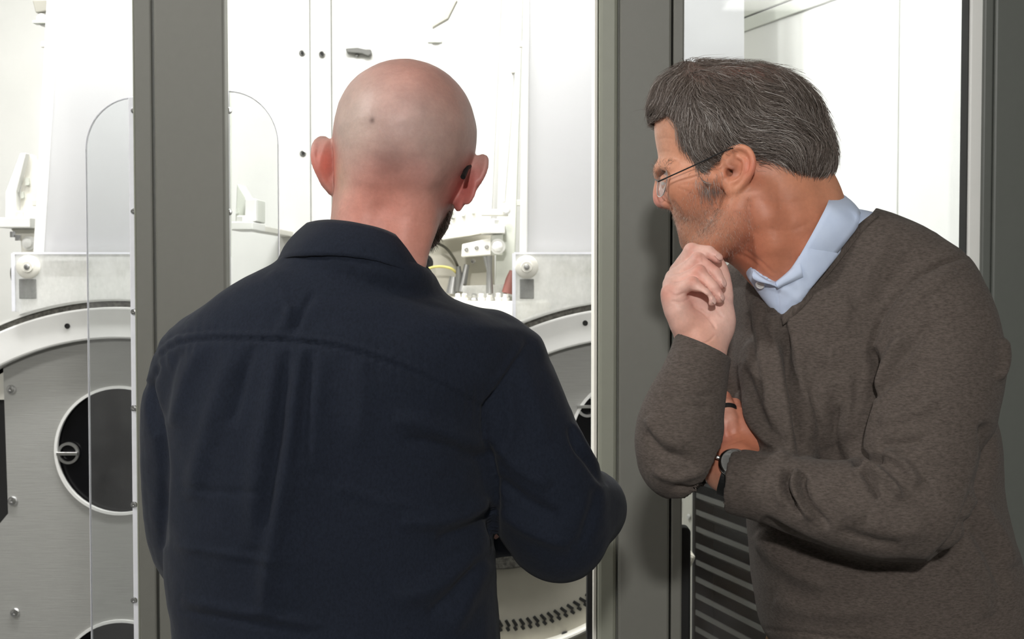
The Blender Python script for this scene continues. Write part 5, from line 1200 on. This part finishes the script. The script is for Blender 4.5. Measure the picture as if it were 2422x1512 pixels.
MB().lathe(tuple(bw_), (-.3, -.6, -.5), [(.0052, 0), (.0052, .0012), (.0040, .0018), (.0036, .0010)], 16).build('button', M['white_button'], shr)
FOOT_DIR = (-.93, .36)
legs(lean, [(.42, 1.44, .86), (.50, 1.58, .86)], [(.33, 1.42, .09), (.53, 1.60, .09)], 1.0, M['trouser_brown'], M['leather'], .085, (.465, 1.505, 1.05))
# ---- hair of the leaning man
hv = Vol(np.array([C(1500, 1, 1.47)[0], 1.34, C(1, 470, 1.47)[2]]), np.array([C(1990, 1, 1.47)[0], 1.62, C(1, 120, 1.47)[2]]), .0022)
hv.ball(HR(1766, 309), (.0915, .0785, .0780), .02, R=RH)
hv.ball(HR(1664, 272), (.056, .0665, .053), .03, R=RH); hv.ball(HR(1690, 320), (.05, .070, .05), .02, R=RH)
hv.limb([HR(1640, 205, .0), HR(1590, 232, .012), HR(1562, 256, .016)], [.026, .018, .009], .02)
hv.limb([HR(1640, 205, .0), HR(1590, 232, -.02), HR(1562, 256, -.03)], [.026, .018, .009], .02)
hv.ball(HR(1890, 380), (.040, .060, .035), .03, R=RH)
for s in (1, -1): hv.limb([HR(1668, 360, .060 * s), HR(1672, 430, .062 * s)], [.012, .008], .01)
line = [(1500, 275), (1540, 270), (1579, 268), (1600, 296), (1610, 350), (1640, 388), (1652, 425), (1667, 452), (1682, 430), (1694, 402), (1712, 366), (1738, 350), (1772, 358), (1792, 384), (1802, 414), (1830, 432), (1870, 440), (1920, 432), (1944, 428), (2000, 430), (2000, 100), (1500, 100)]
uw = [((HR(x, y, .066) - HC0) @ UF, HR(x, y, .066)[2]) for x, y in line]
hv.put(hv.lo, hv.lo + hv.h * np.array(hv.n), lambda x, y, z: -poly_sdf((x - HC0[0]) * UF[0] + (y - HC0[1]) * UF[1], z + 0 * x, uw), 0, 'cut')
V, Q = hv.mesh(); V = relax(V, Q, 2, .5); N = vnormals(V, Q)
V = V + N * (.0022 * fbm(V * np.array([1, 1, .5]), 70, 2) - .0032)[:, None]
hr = np.random.default_rng(11)
crown = np.exp(-(np.linalg.norm((V - HR(1775, 170, .02)) * np.array([.7, .9, 1.4]), axis=1) / .042) ** 2)
ca = lin(104, 95, 88) * (1 + .3 * fbm(V, 120, 2))[:, None]; ca += (lin(150, 104, 92) - ca) * (.75 * crown)[:, None]
parts = [(V, Q, np.clip(ca, .005, 1))]
# strands combed over the shell
fn_ = Q[:, 0]; n = 20000
S = V[hr.integers(0, len(V), n)] + hr.normal(0, .0012, (n, 3)); keep = np.ones(n, bool)
cw = np.exp(-(np.linalg.norm((S - HR(1775, 170, .02)) * np.array([.7, .9, 1.4]), axis=1) / .042) ** 2); keep &= hr.random(n) > cw * .82
S = S[keep]; n = len(S); k = 8; L = hr.uniform(.022, .046, n); path = [S]; p = S.copy(); wob = hr.normal(0, .22, (n, 1)); hgt = np.abs(hr.normal(.0006, .0012, n))
def flow(p):
    q = pix(p); g = hv.grad(p); side = np.where(((p - HC0) @ VL) >= 0, 1, -1)
    bk = np.interp(q[:, 0], [1540, 1590, 1650, 1720, 1800, 1870, 1930, 1955], [-.95, -.35, .35, .80, .85, .60, .25, .05]); up = np.clip(g[:, 2], 0, 1)
    low = np.clip((q[:, 1] - 300) / 100, 0, 1) * np.clip((1860 - q[:, 0]) / 100, 0, 1); bk = bk + low * .5
    d = -UF[None] * (bk + .5 * up * (q[:, 0] > 1640))[:, None] + np.array([0, 0, -1])[None] * (.85 - .35 * low)[:, None] + VL[None] * (side * .6 * up)[:, None]
    w = noise3(p, 38, 3)[:, None]; d = d + np.cross(g, d) * (w * .8)
    d = d - g * np.sum(d * g, 1, keepdims=True); return d / (np.linalg.norm(d, axis=1, keepdims=True) + 1e-9), g
for i in range(1, k):
    d, g = flow(p); d = d + np.cross(g, d) * wob; p = p + d * (L / k)[:, None]
    f = hv.sample(p); lift = hgt * (1 + i * .25) - .0014; ins = f < .02
    p = p - g * ((f - lift) * ins * .8)[:, None]; path.append(p.copy())
P = np.stack(path, 1); q = pix(P[:, -1])
# trim what falls across the face or the ear
uvw = [((P[:, -1] - HC0) @ UF), P[:, -1, 2]]; outd = poly_sdf(uvw[0], uvw[1], uw); ok = outd < .007
P = P[ok]; n = len(P); Vs, Qs = strands(P, hr.uniform(.00017, .00034, n))
pal = np.array([lin(88, 77, 70), lin(112, 101, 93), lin(136, 125, 118), lin(166, 157, 151), lin(212, 206, 200)])
pr_ = np.where((pix(P[:, 0])[:, 1] > 240)[:, None] & (pix(P[:, 0])[:, 0] < 1860)[:, None], [[.2, .28, .27, .17, .08]], [[.34, .34, .22, .08, .02]])
ci = (hr.random(n)[:, None] > np.cumsum(pr_, 1)).sum(1).clip(0, 4)
parts.append((Vs, Qs, np.repeat(pal[ci], k * 3, axis=0)))
# loose flyaway hairs on the crown, the fringe and the nape
fly = []
for i in range(150):
    a = hr.uniform(1690, 1800); l = hr.uniform(60, 120); up_ = hr.uniform(2, 20); v = hr.uniform(-.03, .035)
    pts = [HR(a + l * t, np.interp(a + l * t, [1690, 1730, 1800, 1850, 1900, 1940], [158, 152, 154, 172, 212, 262]) + 6 - up_ * math.sin(math.pi * t * .8) , v) for t in np.linspace(0, 1, 9)]; fly.append(pts)
for i in range(60):
    a = hr.uniform(1558, 1640); v = hr.uniform(-.03, .05); fly.append([HR(a - 34 * t - 8, 232 + (a - 1600) * -.45 + 46 * t * t + hr.normal(0, .6), v) for t in np.linspace(0, 1, 9)])
for i in range(40):
    a = hr.uniform(1880, 1940); v = hr.uniform(.0, .03); fly.append([HR(a + 8 * t * t * hr.uniform(-1, 1.4), 405 + 34 * t, v) for t in np.linspace(0, 1, 9)])
fly.append([HR(1540 - 50 * t, 262 - 4 * math.sin(t * 3) + 6 * t * t, .01) for t in np.linspace(0, 1, 9)])
fly = np.array(fly); Vs, Qs = strands(fly, hr.uniform(.00010, .00018, len(fly))); parts.append((Vs, Qs, np.tile(lin(88, 78, 70), (len(Vs), 1))))
V, Q, c = merge(parts); hm = link('hair', quads_mesh('hair', V, Q, c), M['hair'], lean); hm['label'] = 'grey brown hair combed back, thin at the crown'
# sideburn, stubble, eyebrow
sd = [HR(x, y, .062) for x, y in ((1660, 420), (1668, 440), (1678, 455), (1684, 440), (1690, 420))]
stubble(headR, sd, 260, .006, .009, [lin(150, 138, 130), lin(190, 182, 176), lin(110, 98, 90)], lean, 'sideburn', .00018, (.15, 0, -1), seed=4)
js = [HR(x, y, v) for x, y, v in ((1640, 545, .03), (1660, 520, .045), (1680, 540, .05), (1700, 520, .055), (1650, 575, .02), (1690, 570, .04), (1720, 545, .055), (1672, 490, .055), (1700, 480, .062), (1630, 560, .01), (1740, 510, .06), (1625, 515, .025), (1622, 508, .012), (1620, 508, .0))]
bdR = stubble(headR, js, 5200, .016, .0030, [lin(190, 168, 152), lin(212, 198, 186), lin(120, 92, 78), lin(150, 120, 104)], lean, 'beard', .00010, (.35, 0, -.8), seed=5); bdR['label'] = 'short pale stubble on cheek and jaw'
eb = [HR(x, y, v) for x, y, v in ((1560, 402, .012), (1562, 398, .02), (1570, 395, .032), (1584, 396, .043))]
stubble(headR, eb, 260, .0025, .009, [lin(110, 96, 84), lin(140, 126, 114)], lean, 'eyebrow', .00016, (.5, -.2, .1), seed=6)

# ---- rimless glasses
gr = empty('eyeglasses', tuple(to_world([HR(1560, 430, 0)])[0]), label='rimless eyeglasses with thin dark temples on the man in the sweater', cat='glasses')
M['lens'] = clear_mat('lens_glass', (.95, .95, .96, 1), haze=.0, gloss=.3)
for s in (1, -1):
    hinge_ = HR(1553, 429, 0) * 0 + (HR(1556, 430, .055) if s > 0 else HR(1556, 430, .055) - 2 * .055 * VL)
    e0 = HR(1722, 354, .0765); e1 = HR(1738, 356, .072); e2 = HR(1770, 385, .060); m0 = HR(1640, 392, .0745)
    pts = [hinge_ if s > 0 else None, m0, e0, e1, e2]; pts[0] = HR(1556, 430, .055)
    if s < 0: pts = [p - 2 * ((p - HC0) @ VL) * VL for p in pts]
    pts = spline(pts, [0] * 5, 5)[0]; MB().tube(wpts(pts), .0008, 8).build('temple', M['black_rubber'], gr, smooth=True)
    lc = HR(1566, 432, .033); lc = lc if s > 0 else lc - 2 * ((lc - HC0) @ VL) * VL
    xv = unit(VL * s * .94 - UF * .34); yv = unit(WU - UF * .10); nv = np.cross(xv, yv); rw, rh = .0225, .0160
    oval = [lc + xv * rw * np.sign(math.cos(t)) * abs(math.cos(t)) ** .8 + yv * rh * np.sign(math.sin(t)) * abs(math.sin(t)) ** .85 for t in np.linspace(0, 2 * math.pi, 33)[:-1]]
    m = MB(); A = [m.bm.verts.new(p) for p in wpts([o + nv * .001 for o in oval])]; B = [m.bm.verts.new(p) for p in wpts([o - nv * .001 for o in oval])]
    m.bm.faces.new(A); m.bm.faces.new(B[::-1])
    for i in range(32): m.bm.faces.new((A[i], B[i], B[(i + 1) % 32], A[(i + 1) % 32]))
    ln = m.build('lens', M['lens'], gr)
    MB().tube(wpts(oval + [oval[0]]), .0006, 6).build('lens_edge', M['chrome'], ln, smooth=True)
    MB().tube(wpts([pts[0], lc + xv * rw * .98 + yv * .003]), .0010, 6).build('hinge', M['chrome'], gr)
    MB().tube(wpts([lc - xv * rw * .95 + yv * .004, lc - xv * (rw + .004) + yv * .007 + UF * .003, HR(1553, 424, 0)]), .0009, 6).build('bridge', M['chrome'], gr)

# ---- watch and ring
wt = empty('wristwatch', tuple(to_world([C(1740, 1120, 1.36)])[0]), label='steel wristwatch on black strap at the cuff of the sweater', cat='watch')
wc = C(1733, 1119, 1.3765); xa = ax2; na = unit(np.array([-.15, -.86, .5]) - xa * (np.array([-.15, -.86, .5]) @ xa)); ta = np.cross(xa, na)
def hoop(r0, r1, a0, a1, hw, th, cc=wc, n=40):
    m = MB(); rowsv = []
    for t in np.linspace(a0, a1, n):
        d = na * math.cos(t) * r0 + ta * math.sin(t) * r1; u = unit(d)
        rowsv.append([m.bm.verts.new(Vector(to_world([cc + d + u * a * th + xa * b * hw])[0])) for a, b in ((0, -1), (0, 1), (1, 1), (1, -1))])
    for i in range(n - 1):
        for j in range(4): m.bm.faces.new((rowsv[i][j], rowsv[i][(j + 1) % 4], rowsv[i + 1][(j + 1) % 4], rowsv[i + 1][j]))
    m.bm.faces.new(rowsv[0]); m.bm.faces.new(rowsv[-1][::-1]); return m
hoop(.0250, .0250, .5, 2 * math.pi - .5, .0095, .0026).build('strap', M['black_rubber'], wt, .0006)
cwp = to_world([wc + na * .0252])[0]; naw = to_world([na, np.zeros(3)]); naw = naw[0] - naw[1]
MB().lathe(tuple(cwp), tuple(naw), [(.0150, 0), (.0165, .0015), (.0165, .0045), (.0150, .0065), (.0138, .0068), (.0134, .0058)], 40).build('case', M['chrome'], wt, smooth=True)
MB().lathe(tuple(Vector(cwp) + Vector(naw) * .0052), tuple(naw), [(.0136, 0), (.0136, .0006)], 32).build('dial', M['steel'], wt)
xaw = to_world([xa, np.zeros(3)]); xaw = xaw[0] - xaw[1]
MB().lathe(tuple(Vector(cwp) + Vector(naw) * .004 + Vector(xaw) * .0163), tuple(xaw), [(.0022, 0), (.0022, .003)], 10).build('crown', M['chrome'], wt)
rg_c = C(1717.5, 970, 1.3985); rx = unit(C(1716, 962, 1.401) - C(1722, 994, 1.391)); ru = unit(np.cross(rx, [0, 0, 1])); rv = np.cross(rx, ru); m = MB(); rowsv = []
for t in np.linspace(0, 2 * math.pi, 33)[:-1]:
    u = ru * math.cos(t) + rv * math.sin(t)
    rowsv.append([m.bm.verts.new(Vector(to_world([rg_c + u * r + rx * b])[0])) for r, b in ((.0099, -.0028), (.0099, .0028), (.0118, .0023), (.0118, -.0023))])
for i in range(32):
    for j in range(4): m.bm.faces.new((rowsv[i][j], rowsv[i][(j + 1) % 4], rowsv[(i + 1) % 32][(j + 1) % 4], rowsv[(i + 1) % 32][j]))
tag(m.build('finger_ring', M['black_rubber'], None, .0004), 'black band ring on the hand tucked under the arm', 'ring')
